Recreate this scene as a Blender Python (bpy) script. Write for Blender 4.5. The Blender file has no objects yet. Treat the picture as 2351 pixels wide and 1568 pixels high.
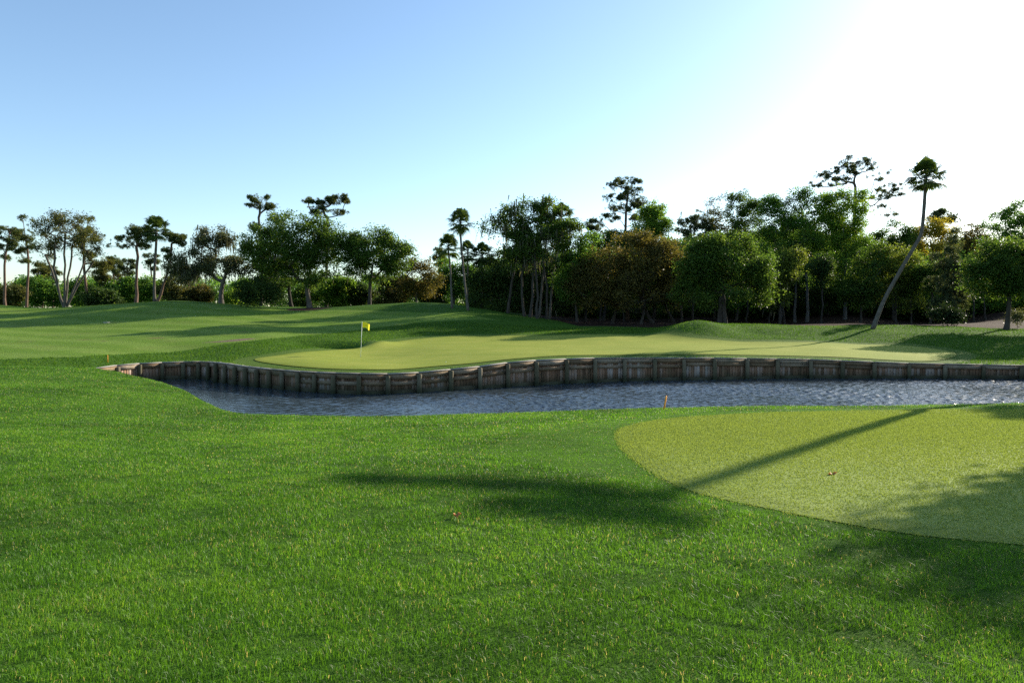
import bpy, math, random
import numpy as np
from mathutils import Vector
R = math.radians
rng = np.random.default_rng(7)
random.seed(7)
C = bpy.context.scene.collection

# ------------------------------------------------------------------ camera
F = 1567.0                 # focal length in the 2351 px wide reading of the photograph
CX, CY, HOR = 1175.5, 784.0, 725.0
PITCH = math.atan((CY - HOR) / F)
EYE = 1.65
sp_, cp_ = math.sin(PITCH), math.cos(PITCH)
def ray(px, py):
    cx, cy = (px - CX) / F, (CY - py) / F
    y = cp_ + cy * sp_
    return cx / y, (-sp_ + cy * cp_) / y          # x and z per metre of depth
def at(px, py, d):
    a, b = ray(px, py)
    return np.array([a * d, d, EYE + b * d])
WATER = EYE - 3.62
cam = bpy.data.cameras.new('camera'); cam.lens = 24 * F / 1567.3; cam.sensor_width = 36
cam.clip_end = 8000; cam.clip_start = 0.05
camo = bpy.data.objects.new('camera', cam); C.objects.link(camo)
camo.location = (0, 0, EYE); camo.rotation_euler = (math.pi / 2 - PITCH, 0, 0)
bpy.context.scene.camera = camo

# ------------------------------------------------------------------ helpers
def tag(o, label=None, cat=None, group=None, kind=None):
    if label: o['label'] = label
    if cat: o['category'] = cat
    if group: o['group'] = group
    if kind: o['kind'] = kind
    return o
def empty(name, loc, label, cat, group=None):
    o = bpy.data.objects.new(name, None); C.objects.link(o)
    o.location = [float(v) for v in loc]; o.empty_display_size = .3
    return tag(o, label, cat, group)
def mesh_np(name, V, faces, mat, parent=None, attrs=None, smooth=False):
    """faces: (n,k) int array or list of such arrays"""
    if not isinstance(faces, list): faces = [faces]
    faces = [f for f in faces if len(f)]
    me = bpy.data.meshes.new(name)
    V = np.asarray(V, dtype=np.float32)
    if parent is not None: V = V - np.array(parent.location, dtype=np.float32)
    nl = sum(f.size for f in faces); npoly = sum(len(f) for f in faces)
    me.vertices.add(len(V)); me.vertices.foreach_set('co', V.ravel())
    me.loops.add(nl); me.polygons.add(npoly)
    me.loops.foreach_set('vertex_index', np.concatenate([f.ravel() for f in faces]).astype(np.int32))
    tot = np.concatenate([np.full(len(f), f.shape[1]) for f in faces]).astype(np.int32)
    st = np.concatenate([[0], np.cumsum(tot)[:-1]]).astype(np.int32)
    me.polygons.foreach_set('loop_start', st)
    try: me.polygons.foreach_set('loop_total', tot)
    except Exception: pass
    if smooth: me.polygons.foreach_set('use_smooth', np.ones(npoly, dtype=bool))
    for k, a in (attrs or {}).items():
        at_ = me.attributes.new(k, 'FLOAT', 'POINT'); at_.data.foreach_set('value', np.asarray(a, dtype=np.float32))
    me.materials.append(mat)
    me.update(calc_edges=True)
    o = bpy.data.objects.new(name, me); C.objects.link(o)
    if parent is not None: o.parent = parent
    return o
class MB:
    """collects simple solids, builds one mesh"""
    def __init__(s): s.V = []; s.Q = []; s.T = []; s.a = []; s.n = 0
    def add(s, v, q=None, t=None, tint=.5):
        v = np.asarray(v, float); s.V.append(v)
        if q is not None and len(q): s.Q.append(np.asarray(q) + s.n)
        if t is not None and len(t): s.T.append(np.asarray(t) + s.n)
        s.a.append(np.full(len(v), tint)); s.n += len(v)
    def box(s, p0, p1, nrm, w0, w1, z0, z1, z2=None, z3=None, tint=.5):
        """board between xy points p0,p1; from w0 to w1 along nrm; z0..z1 at p0, z2..z3 at p1"""
        z2 = z0 if z2 is None else z2; z3 = z1 if z3 is None else z3
        p0, p1, n = [np.array([a[0], a[1], 0.]) for a in (p0, p1, nrm)]
        v = []
        for p, a, b in ((p0, z0, z1), (p1, z2, z3)):
            for w in (w0, w1):
                for z in (a, b):
                    q = p + n * w; q[2] = z; v.append(q)
        s.add(v, [(0, 1, 3, 2), (4, 6, 7, 5), (0, 4, 5, 1), (2, 3, 7, 6), (1, 5, 7, 3), (0, 2, 6, 4)], tint=tint)
    def tube(s, pts, rad, k=8, tint=.5, cap=True):
        pts = [np.array(p, float) for p in pts]; n = len(pts); v = []
        ref = np.array([.3, .9, .1])
        for i, p in enumerate(pts):
            t = pts[min(i + 1, n - 1)] - pts[max(i - 1, 0)]; t /= np.linalg.norm(t) + 1e-9
            u = np.cross(t, ref); u /= np.linalg.norm(u) + 1e-9; w = np.cross(t, u)
            for j in range(k):
                a = 2 * math.pi * j / k
                v.append(p + rad[i] * (math.cos(a) * u + math.sin(a) * w))
        q = [(i * k + j, i * k + (j + 1) % k, (i + 1) * k + (j + 1) % k, (i + 1) * k + j) for i in range(n - 1) for j in range(k)]
        t = []
        if cap:
            v.append(pts[0]); v.append(pts[-1]); a, b = n * k, n * k + 1
            t = [(a, (j + 1) % k, j) for j in range(k)] + [(b, (n - 1) * k + j, (n - 1) * k + (j + 1) % k) for j in range(k)]
        s.add(v, q, t, tint)
    def build(s, name, mat, parent=None, smooth=False):
        fs = []
        if s.Q: fs.append(np.concatenate(s.Q))
        if s.T: fs.append(np.concatenate(s.T))
        return mesh_np(name, np.concatenate(s.V), fs, mat, parent, {'tint': np.concatenate(s.a)}, smooth)

# ------------------------------------------------------------------ materials
def newmat(name):
    m = bpy.data.materials.new(name); m.use_nodes = True
    nt = m.node_tree; nt.nodes.clear()
    out = nt.nodes.new('ShaderNodeOutputMaterial')
    return m, nt, out
def N(nt, t, **kw):
    n = nt.nodes.new(t)
    for k, v in kw.items():
        if k in n.inputs.keys(): n.inputs[k].default_value = v
        else: setattr(n, k, v)
    return n
def L(nt, a, b): nt.links.new(a, b)
def rgba(c): return (c[0], c[1], c[2], 1)
def ramp(nt, fac, stops):
    r = nt.nodes.new('ShaderNodeValToRGB'); e = r.color_ramp.elements
    while len(e) > 1: e.remove(e[-1])
    e[0].position = stops[0][0]; e[0].color = rgba(stops[0][1])
    for p, c in stops[1:]:
        x = e.new(p); x.color = rgba(c)
    L(nt, fac, r.inputs[0]); return r.outputs[0]
def mapr(nt, v, a, b, c=0., d=1.):
    m = nt.nodes.new('ShaderNodeMapRange'); m.clamp = True
    for i, x in enumerate((a, b, c, d)): m.inputs[1 + i].default_value = x
    L(nt, v, m.inputs[0]); return m.outputs[0]
def mix(nt, f, a, b, mode='MIX'):
    m = nt.nodes.new('ShaderNodeMixRGB'); m.blend_type = mode
    for i, x in ((0, f), (1, a), (2, b)):
        if hasattr(x, 'node'): L(nt, x, m.inputs[i])
        else: m.inputs[i].default_value = x if i == 0 else rgba(x)
    return m.outputs[0]
def math_(nt, op, a, b=0.):
    m = nt.nodes.new('ShaderNodeMath'); m.operation = op
    for i, x in ((0, a), (1, b)):
        if hasattr(x, 'node'): L(nt, x, m.inputs[i])
        else: m.inputs[i].default_value = x
    return m.outputs[0]
def noise(nt, scale, detail=3., rough=.55, vec=None, dist=0.):
    n = nt.nodes.new('ShaderNodeTexNoise'); n.inputs['Scale'].default_value = scale
    n.inputs['Detail'].default_value = detail; n.inputs['Roughness'].default_value = rough
    n.inputs['Distortion'].default_value = dist
    if vec is None:
        g = nt.nodes.new('ShaderNodeNewGeometry'); vec = g.outputs['Position']
    L(nt, vec, n.inputs['Vector']); return n.outputs['Fac']
def attr(nt, name):
    a = nt.nodes.new('ShaderNodeAttribute'); a.attribute_name = name; return a.outputs['Fac']

def leaf_mat(name, stops, trans=.45, tcol=1.6, rough=.55, spec=.14):
    m, nt, out = newmat(name)
    t = attr(nt, 'tint')
    col = ramp(nt, t, stops)
    p = N(nt, 'ShaderNodeBsdfPrincipled', Roughness=rough)
    p.inputs['Specular IOR Level'].default_value = spec
    L(nt, col, p.inputs['Base Color'])
    tr = nt.nodes.new('ShaderNodeBsdfTranslucent')
    tc = mix(nt, 1., col, (tcol * 1.2, tcol * 1.08, tcol * .55), 'MULTIPLY'); L(nt, tc, tr.inputs['Color'])
    ms = nt.nodes.new('ShaderNodeMixShader'); ms.inputs[0].default_value = trans
    L(nt, p.outputs[0], ms.inputs[1]); L(nt, tr.outputs[0], ms.inputs[2]); L(nt, ms.outputs[0], out.inputs[0])
    return m
def bark_mat(name, c1, c2, scale=6.):
    m, nt, out = newmat(name)
    g = nt.nodes.new('ShaderNodeNewGeometry'); mp = nt.nodes.new('ShaderNodeMapping')
    mp.inputs['Scale'].default_value = (1, 1, .25); L(nt, g.outputs['Position'], mp.inputs['Vector'])
    n = noise(nt, scale, 5., .65, mp.outputs[0])
    col = ramp(nt, n, [(.3, c1), (.7, c2)])
    p = N(nt, 'ShaderNodeBsdfPrincipled', Roughness=.9); p.inputs['Specular IOR Level'].default_value = .15
    L(nt, col, p.inputs['Base Color'])
    b = N(nt, 'ShaderNodeBump', Strength=.35, Distance=.03); L(nt, n, b.inputs['Height']); L(nt, b.outputs[0], p.inputs['Normal'])
    L(nt, p.outputs[0], out.inputs[0]); return m
def plain(name, c, rough=.6, spec=.3, var=.15, scale=20.):
    m, nt, out = newmat(name)
    n = noise(nt, scale, 3.)
    col = ramp(nt, n, [(.3, [x * (1 - var) for x in c]), (.7, [min(1, x * (1 + var)) for x in c])])
    p = N(nt, 'ShaderNodeBsdfPrincipled', Roughness=rough); p.inputs['Specular IOR Level'].default_value = spec
    L(nt, col, p.inputs['Base Color']); L(nt, p.outputs[0], out.inputs[0]); return m

# ------------------------------------------------------------------ terrain
# control points read off the photograph: px, py, distance (m)
CP = [
 # near ground
 (0,1568,3.07),(600,1568,3.07),(1175,1568,3.07),(1800,1568,3.07),(2351,1568,3.07),
 (0,1230,5.45),(600,1235,5.35),(1175,1240,5.3),(1800,1240,5.3),(2351,1240,5.3),
 (0,1010,10.9),(600,1060,9.),(1175,1085,8.1),(1800,1085,8.1),(2351,1085,8.1),
 (0,900,19.),(200,900,20.),(400,950,18.2),(600,985,14.7),(1175,1000,12.6),(1800,1000,12.4),(2351,1000,12.4),
 (1175,965,16.4),(1800,958,16.6),(2351,952,17.2),(800,970,16.2),
 (0,830,35.8),(100,836,35.),(200,860,29.),(300,868,30.1),(400,890,26.6),(470,925,21.9),(520,945,19.8),(600,952,19.05),
 (800,955,19.),(1000,950,19.2),(1200,945,19.6),(1500,937,20.3),(1800,933,20.7),(2351,928,21.2),
 # far side
 (0,800,43),(0,770,55),(0,740,68),(0,720,77),(0,701,86),
 (200,820,38.5),(200,780,50),(200,740,68),(200,703,86),
 (400,815,43),(400,790,48),(400,750,60),(400,720,72),(395,690,85),
 (560,826,38.6),(560,800,44),(560,783,48.5),(560,750,60),(560,720,73),(560,702,84),
 (700,830,36.5),(700,795,46.5),(700,775,53),(700,755,60),(700,735,69),(700,711,80),
 (828,820,42),(830,800,48),(830,778,53.5),(850,701,80),(850,735,68),
 (950,776,56),(950,750,62.5),(950,722,71),(950,697,79),
 (1000,800,46),(1038,704,76),(1080,711,74),(1080,740,66),(1100,773,58),
 (1150,722,73),(1150,745,66),(1150,760,61.5),(1250,772,58),(1250,741,69),(1300,751,67),(1250,731,82),
 (1400,752,66),(1400,769,58.5),(1520,768,58),(1520,752,66),(1300,795,46.5),(1500,795,46),
 (1600,744,60),(1545,755,59.5),(1600,779,54.5),(1660,747,60.5),(1680,776,55.5),(1750,749,61.5),(1800,785,54),
 (1700,800,45.5),(1900,800,46.5),(2000,750,62.5),(2000,787,55),(2100,815,44.5),(2200,752,62.5),(2200,785,53),(2351,756,62.5),(2351,800,49),
 (1658,744,68),(2000,744,70),(2300,744,70),(1400,744,76),(1500,744,72),(1500,738,92),(1800,743,92),(2200,741,92),(1800,732,112),(2200,730,112),(1500,728,112),
]
WD = [(214,34.6),(264,36.6),(318,38.0),(372,38.8),(422,39.1),(460,39.2),(483,38.6),(501,37.3),(522,36.6),(572,35.1),(624,34.05),
      (689,32.8),(770,31.8),(826,31.35),(889,31.6),(960,32.2),(1034,33),(1099,33.8),(1164,34.7),(1229,35.5),(1347,36.8),(1432,37.6),
      (1502,38.15),(1569,38.4),(1638,38.6),(1713,39.1),(1783,39.4),(1858,39.5),(2000,39.4),(2200,39.3),(2351,39.1)]
WT = [(214,845),(260,838.5),(316,834),(366,831.7),(420,830),(470,829.3),(509,832),(540,837),(574,841.5),(626,847),(704,853),(800,856.5),
      (891,857.5),(956,855),(1032,847.5),(1099,841),(1164,832),(1230,826.5),(1347,821.5),(1490,821),(1631,821),(1861,824.5),(2073,833),(2351,838.5)]
WD = np.array(WD, float); WT = np.array(WT, float)
POSTS = [349,432,519,608,689,751,789,819,852,890,929,972,1017,1066,1125,1187,1257,1349,1453,1569,1687,1795,1899,2007,2121,2227,2338,
         2452,2562,2676,2798,2912,3037,3156,3275,3405,3539,3683,3829]
POSTS = [p / 1.63335 for p in POSTS]
wall = []                                      # x, y, ztop at every post
for p in POSTS:
    d = float(np.interp(p, WD[:, 0], WD[:, 1])); t = float(np.interp(p, WT[:, 0], WT[:, 1]))
    wall.append(at(p, t, d))
for th, r in ((38.6, 48.8), (40.0, 46.2), (41.2, 42.6), (42.2, 38.6), (43.0, 34.6), (43.6, 31.4)):
    wall.append(np.array([r * math.sin(R(th)), r * math.cos(R(th)), wall[-1][2] - .01]))
wall = np.array(wall)
BANK = [(214,845,34.6),(300,868,30.1),(400,890,26.6),(470,925,21.9),(520,945,19.8),(600,952,19.05),(800,955,19.),(1000,950,19.2),
        (1200,945,19.6),(1500,937,20.3),(1800,933,20.7),(2351,928,21.2)]
bank = [at(*b) for b in BANK]
for th, r in ((39, 27.4), (41.5, 28.8), (43.6, 31.2)):
    bank.append(np.array([r * math.sin(R(th)), r * math.cos(R(th)), EYE - 2.75]))
bank = np.array(bank)
def dense(P, n=40):
    out = []
    for a, b in zip(P[:-1], P[1:]):
        for i in range(n): out.append(a + (b - a) * i / n)
    out.append(P[-1]); return np.array(out)
def polar(P): return np.arctan2(P[:, 0], P[:, 1]), np.hypot(P[:, 0], P[:, 1])
# smooth bank through Catmull-Rom
def catmull(P, n=16):
    P = np.vstack([2 * P[0] - P[1], P, 2 * P[-1] - P[-2]]); out = []
    for i in range(1, len(P) - 2):
        p0, p1, p2, p3 = P[i - 1:i + 3]
        for k in range(n):
            t = k / n
            out.append(.5 * ((2 * p1) + (p2 - p0) * t + (2 * p0 - 5 * p1 + 4 * p2 - p3) * t * t + (3 * p1 - p0 - 3 * p2 + p3) * t ** 3))
    out.append(P[-2]); return np.array(out)
bankd = catmull(bank); walld = dense(wall)
TIP = math.atan2(wall[0][0], wall[0][1]); TIPR = math.atan2(wall[-1][0], wall[-1][1])
wt, wr = polar(walld); bt, br = polar(bankd)
def r_wall(th):
    r0 = np.interp(th, wt, wr)
    return r0
def r_bank(th):
    r = np.minimum(np.interp(th, bt, br), np.interp(th, wt, wr) - .25)
    return r
pts = [at(*c) for c in CP] + [w for w in wall] + [b for b in bank[-3:]]
for th in (-50, -65, -85, 50, 65, 85):
    s_, c_ = math.sin(R(th)), math.cos(R(th))
    for r, z in ((3, 0), (8, -.15), (16, -.5), (26, -.8), (45, -.75 if th < 0 else -1.0), (65, .2), (85, 1.6 if th < 0 else .9)):
        pts.append(np.array([r * s_, r * c_, z]))
for th in range(-85, 90, 10):
    s_, c_ = math.sin(R(th)), math.cos(R(th))
    for r, z in ((1.2, 0), (.3, 0.), (112, 2.2 if th < -5 else 1.9), (170, 2.), (400, 1.6), (3500, 1.5)):
        pts.append(np.array([r * s_, r * c_, z]))
pts = np.array(pts)
def feat(x, y):
    return np.stack([np.arctan2(x, y) * 1.5, np.log(np.hypot(x, y) + .3)], -1)
FP = feat(pts[:, 0], pts[:, 1])
def U(d2): return .5 * d2 * np.log(d2 + 1e-12)
n_ = len(FP)
K = U(((FP[:, None] - FP[None]) ** 2).sum(-1)) + np.eye(n_) * 2e-5
Pm = np.hstack([np.ones((n_, 1)), FP])
A = np.zeros((n_ + 3, n_ + 3)); A[:n_, :n_] = K; A[:n_, n_:] = Pm; A[n_:, :n_] = Pm.T
sol = np.linalg.solve(A, np.concatenate([pts[:, 2], np.zeros(3)]))
def und(x, y):
    r = np.hypot(x, y)
    a = np.clip((r - 2) / 30, 0, 1)
    g = np.sin(x * .37 + 1.3 * np.sin(y * .21)) * np.sin(y * .31 + x * .11 + 2)
    h = np.sin(x * 1.1 + y * .4) * np.sin(y * .93 - x * .35 + 1)
    return (.05 * g * a + .012 * h) * np.clip((150 - r) / 60, 0, 1)
LB = at(-20, 850, 28.)
HOL = at(745, 792, 49.2)                                       # grass hollow left of the green
HIL = at(1600, 752, 58.6)
def zt(x, y):
    x = np.asarray(x, float); y = np.asarray(y, float); sh = x.shape
    x = x.ravel(); y = y.ravel(); z = np.empty_like(x)
    for i in range(0, len(x), 20000):
        f = feat(x[i:i + 20000], y[i:i + 20000])
        z[i:i + 20000] = U(((f[:, None] - FP[None]) ** 2).sum(-1)) @ sol[:n_] + sol[n_] + f @ sol[n_ + 1:]
    th = np.abs(np.arctan2(x, y)); w = np.clip((th - R(80)) / R(25), 0, 1)
    z = z * (1 - w) + w * np.clip((np.hypot(x, y) - 60) / 60, 0, 1) * 1.5
    # distance to the wall line damps the undulation
    r = np.hypot(x, y); near = np.clip(np.abs(r - np.interp(np.arctan2(x, y), wt, wr)) / 3, 0, 1)
    z = z + und(x, y) * near
    z = z + .3 * np.exp(-((x - LB[0]) / 6.) ** 2 - ((y - LB[1]) / 4.2) ** 2)      # low ridge of the left bank
    # hollow with a raised right and back lip
    dx, dy = (x - HOL[0]) / 2.6, (y - HOL[1]) / 2.0
    z = z - .95 * np.exp(-(dx * dx + dy * dy) ** 1.3)
    dx, dy = (x - HOL[0] - 3.3) / 1.6, (y - HOL[1] - .6) / 2.4
    z = z + .4 * np.exp(-(dx * dx + dy * dy))
    dx, dy = (x - HIL[0]), (y - HIL[1]); u_, v_ = dx * .97 + dy * .24, -dx * .24 + dy * .97
    z = z + .42 * np.exp(-(u_ / 3.4) ** 2 - (v_ / 2.2) ** 2) - .28 * np.exp(-((u_ - 4.6) / 2.6) ** 2 - ((v_ + 1.4) / 1.8) ** 2)
    return z.reshape(sh)
def hit(px, py, dmin=2., dmax=140.):
    a, b = ray(px, py)
    ds = np.geomspace(dmin, dmax, 700)
    g = EYE + b * ds - zt(a * ds, ds)
    k = np.where(g < 0)[0]
    if len(k) == 0 or k[0] == 0: return np.array([a * dmax, dmax, float(zt(np.array([a * dmax]), np.array([dmax]))[0])])
    i = k[0]; t = g[i - 1] / (g[i - 1] - g[i]); d = ds[i - 1] + (ds[i] - ds[i - 1]) * t
    return np.array([a * d, d, EYE + b * d])
def sdf(x, y, P):
    """signed distance, positive inside"""
    P = np.asarray(P)[:, :2]; d = np.full(x.shape, 1e9); ins = np.zeros(x.shape, bool)
    for a, b in zip(P, np.roll(P, -1, 0)):
        e = b - a; wx, wy = x - a[0], y - a[1]
        t = np.clip((wx * e[0] + wy * e[1]) / (e @ e + 1e-12), 0, 1)
        d = np.minimum(d, (wx - t * e[0]) ** 2 + (wy - t * e[1]) ** 2)
        c = (a[1] > y) != (b[1] > y)
        ins ^= c & (x < (b[0] - a[0]) * (y - a[1]) / (b[1] - a[1] + 1e-12) + a[0])
    return np.where(ins, 1, -1) * np.sqrt(d)

# zones as outlines on the ground
FG_LO = [(585,825),(620,835),(700,844),(800,849),(900,849.5),(1000,842),(1100,833.5),(1200,823.5),(1300,817.5),(1500,815.5),(1700,816),(1900,820),(2050,828),(2120,830),(2170,826),(2195,817)]
FG_UP = [(2188,810),(2150,802),(2050,792),(1900,787),(1750,785),(1650,781),(1590,776),(1545,770),(1520,767.5),(1400,768.5),(1250,771),(1100,772),(1000,775),(930,782),(850,792),(750,805),(650,815)]
NG_LO = [(1420,992),(1432,1030),(1480,1072),(1540,1108),(1620,1137),(1750,1165),(1900,1195),(2100,1228),(2351,1252),(2700,1285),(3300,1330),(4300,1340)]
NG_UP = [(4300,1090),(3000,985),(2700,948),(2351,940.5),(2000,943),(1850,946),(1700,951),(1580,958),(1500,967),(1450,978)]
def outline(L_): return np.array([hit(*p) for p in L_])
fg = outline(FG_LO + FG_UP); ng = outline(NG_LO + NG_UP)
def closed_smooth(P, n=8):
    m = len(P); Q = np.vstack([P[-1:], P, P[:2]]); out = []
    for i in range(1, m + 1):
        p0, p1, p2, p3 = Q[i - 1:i + 3]
        for k in range(n):
            t = k / n
            out.append(.5 * ((2 * p1) + (p2 - p0) * t + (2 * p0 - 5 * p1 + 4 * p2 - p3) * t * t + (3 * p1 - p0 - 3 * p2 + p3) * t ** 3))
    return np.array(out)
fg = closed_smooth(fg, 6); ng = closed_smooth(ng, 6)
collar_near = closed_smooth(outline([(1120,1030),(1190,1000),(1290,980),(1400,966),(1560,950),(1700,943),(1900,938),(2351,933.5),(3000,935),(3000,1330),(2351,1265),(2000,1225),(1700,1172),(1520,1120),(1300,1075),(1150,1050)]), 4)
fair = outline([(-700,860),(-200,832),(0,826),(184,820),(317,812),(449,801),(582,783),(700,770),(830,757),(950,742),(1060,735),(1150,735),(1000,718),(760,712),(600,707),(395,694),(200,706),(0,704),(-700,706)])
bunk = closed_smooth(outline([(455,787),(520,785),(560,781.5),(588,777),(560,777.6),(520,781.5),(485,784.8)]), 4)
mulch = np.array([at(1330,700,68),at(1420,700,67),at(1600,700,65.2),at(1800,700,64.5),at(2000,700,64.2),at(2200,700,64),at(2351,700,63.4),[75,60,0],[130,90,0],[120,220,0],[-20,220,0],[-8,112,0],at(1180,700,95)])
ringA = hit(149, 703.5, 60); ringB = hit(711, 709.5, 60)

# ------------------------------------------------------------------ ground sheet
ths = np.concatenate([np.radians(np.arange(-180, -45, 3.)), np.radians(np.arange(-45, -39, .5)), np.radians(np.arange(-39, 39, .09)),
                      np.radians(np.arange(39, 46, .2)), np.radians(np.arange(46, 180.1, 3.))])
n1, n2, n3 = 130, 210, 22
TH = ths
rb, rw = r_bank(TH), r_wall(TH)
w_p = np.clip((TH - TIP) / R(.5), 0, 1) * np.clip((TIPR - TH) / R(.5), 0, 1)
rows_r, rows_z = [], []
for i in range(n1 + 1):
    t = i / n1; rr = .25 * (rb / .25) ** t; rows_r.append(rr); rows_z.append(zt(rr * np.sin(TH), rr * np.cos(TH)))
zb = rows_z[-1]
bed = WATER - .9
for t in (.07, .15, .3, .6, .985):
    rr = rb + (rw - rb) * t; zz = zt(rr * np.sin(TH), rr * np.cos(TH))
    drop = min(1., t / .2)
    zz = zz * (1 - w_p) + w_p * (zb + (bed - zb) * drop ** .8); rows_r.append(rr); rows_z.append(zz)
rows_r.append(rw + .07); rows_z.append(zt((rw + .07) * np.sin(TH), (rw + .07) * np.cos(TH)) * (1 - w_p) + w_p * bed)
rows_r.append(rw + .09); rows_z.append(zt((rw + .09) * np.sin(TH), (rw + .09) * np.cos(TH)) * (1 - w_p) + w_p * (zt(rw * np.sin(TH), rw * np.cos(TH)) - .03))
ra = rw + .15
for i in range(n2 + 1):
    t = i / n2; rr = ra * (130 / ra) ** t; rows_r.append(rr); rows_z.append(zt(rr * np.sin(TH), rr * np.cos(TH)))
for i in range(1, n3 + 1):
    rr = np.full_like(TH, 130 * (900 / 130) ** (i / n3)); rows_r.append(rr); rows_z.append(zt(rr * np.sin(TH), rr * np.cos(TH)))
RR = np.array(rows_r); ZZ = np.array(rows_z)
GX, GY = RR * np.sin(TH), RR * np.cos(TH)
nr, nc = RR.shape
idx = np.arange(nr * nc).reshape(nr, nc)
quads = np.stack([idx[:-1, :-1], idx[:-1, 1:], idx[1:, 1:], idx[1:, :-1]], -1).reshape(-1, 4)
x, y = GX.ravel(), GY.ravel()
def lim(a): return np.clip(a, -4, 4)
sd = {'sd_fg': lim(sdf(x, y, fg)), 'sd_ng': lim(sdf(x, y, ng)), 'sd_cn': lim(sdf(x, y, collar_near)), 'sd_fair': lim(sdf(x, y, fair)),
      'sd_mulch': lim(np.maximum(sdf(x, y, mulch), np.maximum(3.2 - np.hypot((x - ringA[0]), (y - ringA[1]) * .9), 2.6 - np.hypot(x - ringB[0], (y - ringB[1]) * .9)))),
      'sd_bunk': lim(sdf(x, y, bunk))}
dirt = np.zeros_like(x)
for (a, b, s) in ((193,780,.7),(359,776,.9),(60,784,.8),(560,762,.5),(240,783,.5)):
    h = hit(a, b); dirt += np.exp(-(((x - h[0]) / (s * 1.3)) ** 2 + ((y - h[1]) / s) ** 2))
sd['dirt'] = dirt

def ground_material():
    m, nt, out = newmat('turf')
    A_ = {k: attr(nt, k) for k in ('sd_fg', 'sd_ng', 'sd_cn', 'sd_fair', 'sd_mulch', 'sd_bunk', 'dirt')}
    nbig = noise(nt, .35, 4.); nmid = noise(nt, 2.5, 4.); nf = noise(nt, 28., 4., .7); nff = noise(nt, 9., 5., .75)
    wob = math_(nt, 'MULTIPLY', math_(nt, 'SUBTRACT', nff, .5), .25)
    rough = mix(nt, nf, (.022, .06, .005), (.06, .14, .012))
    rough = mix(nt, mapr(nt, nmid, .35, .7), rough, (.06, .115, .015))
    fairc = mix(nt, nf, (.08, .15, .016), (.13, .21, .028))
    # mowing stripes on the fairway
    g = nt.nodes.new('ShaderNodeNewGeometry'); sx = nt.nodes.new('ShaderNodeSeparateXYZ'); L(nt, g.outputs['Position'], sx.inputs[0])
    ang = math_(nt, 'ADD', math_(nt, 'MULTIPLY', sx.outputs[0], .55), math_(nt, 'MULTIPLY', sx.outputs[1], 1.35))
    st = math_(nt, 'SINE', math_(nt, 'ADD', ang, math_(nt, 'MULTIPLY', nbig, 5.)))
    fairc = mix(nt, mapr(nt, st, -.5, .5, 0, .9), fairc, (.14, .215, .036))
    fairc = mix(nt, mapr(nt, nbig, .5, .7, 0, .45), fairc, (.15, .18, .045))
    col = mix(nt, mapr(nt, math_(nt, 'ADD', A_['sd_fair'], wob), -.1, .25), rough, fairc)
    coll = mix(nt, nf, (.055, .105, .014), (.095, .15, .025))
    coll = mix(nt, mapr(nt, nff, .5, .75, 0, .3), coll, (.12, .125, .05))
    col = mix(nt, mapr(nt, math_(nt, 'ADD', A_['sd_fg'], wob), -1.25, -1.1), col, coll)
    near_c = mix(nt, nf, (.035, .09, .006), (.075, .15, .012))
    col = mix(nt, mapr(nt, math_(nt, 'ADD', A_['sd_cn'], wob), -.05, .05), col, near_c)
    ml = mix(nt, nf, (.018, .011, .008), (.05, .028, .018))
    ml = mix(nt, mapr(nt, nff, .55, .7, 0, .8), ml, (.06, .037, .024))
    col = mix(nt, mapr(nt, math_(nt, 'ADD', A_['sd_mulch'], wob), -.1, .15), col, ml)
    sand = mix(nt, nf, (.13, .09, .065), (.22, .16, .12))
    col = mix(nt, mapr(nt, A_['sd_bunk'], -.02, .05), col, sand)
    col = mix(nt, mapr(nt, math_(nt, 'MULTIPLY', A_['dirt'], nff), .3, .5, 0, .75), col, (.13, .08, .05))
    p = N(nt, 'ShaderNodeBsdfPrincipled', Roughness=.9); p.inputs['Specular IOR Level'].default_value = .05
    L(nt, col, p.inputs['Base Color'])
    b = N(nt, 'ShaderNodeBump', Strength=.8, Distance=.06); L(nt, nff, b.inputs['Height'])
    b2 = N(nt, 'ShaderNodeBump', Strength=.5, Distance=.02); L(nt, nf, b2.inputs['Height']); L(nt, b.outputs[0], b2.inputs['Normal'])
    L(nt, b2.outputs[0], p.inputs['Normal']); L(nt, p.outputs[0], out.inputs[0])
    return m
V = np.stack([x, y, ZZ.ravel()], -1)
ground = mesh_np('ground', V, quads, ground_material(), attrs=sd, smooth=True)
tag(ground, kind='structure')

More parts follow.
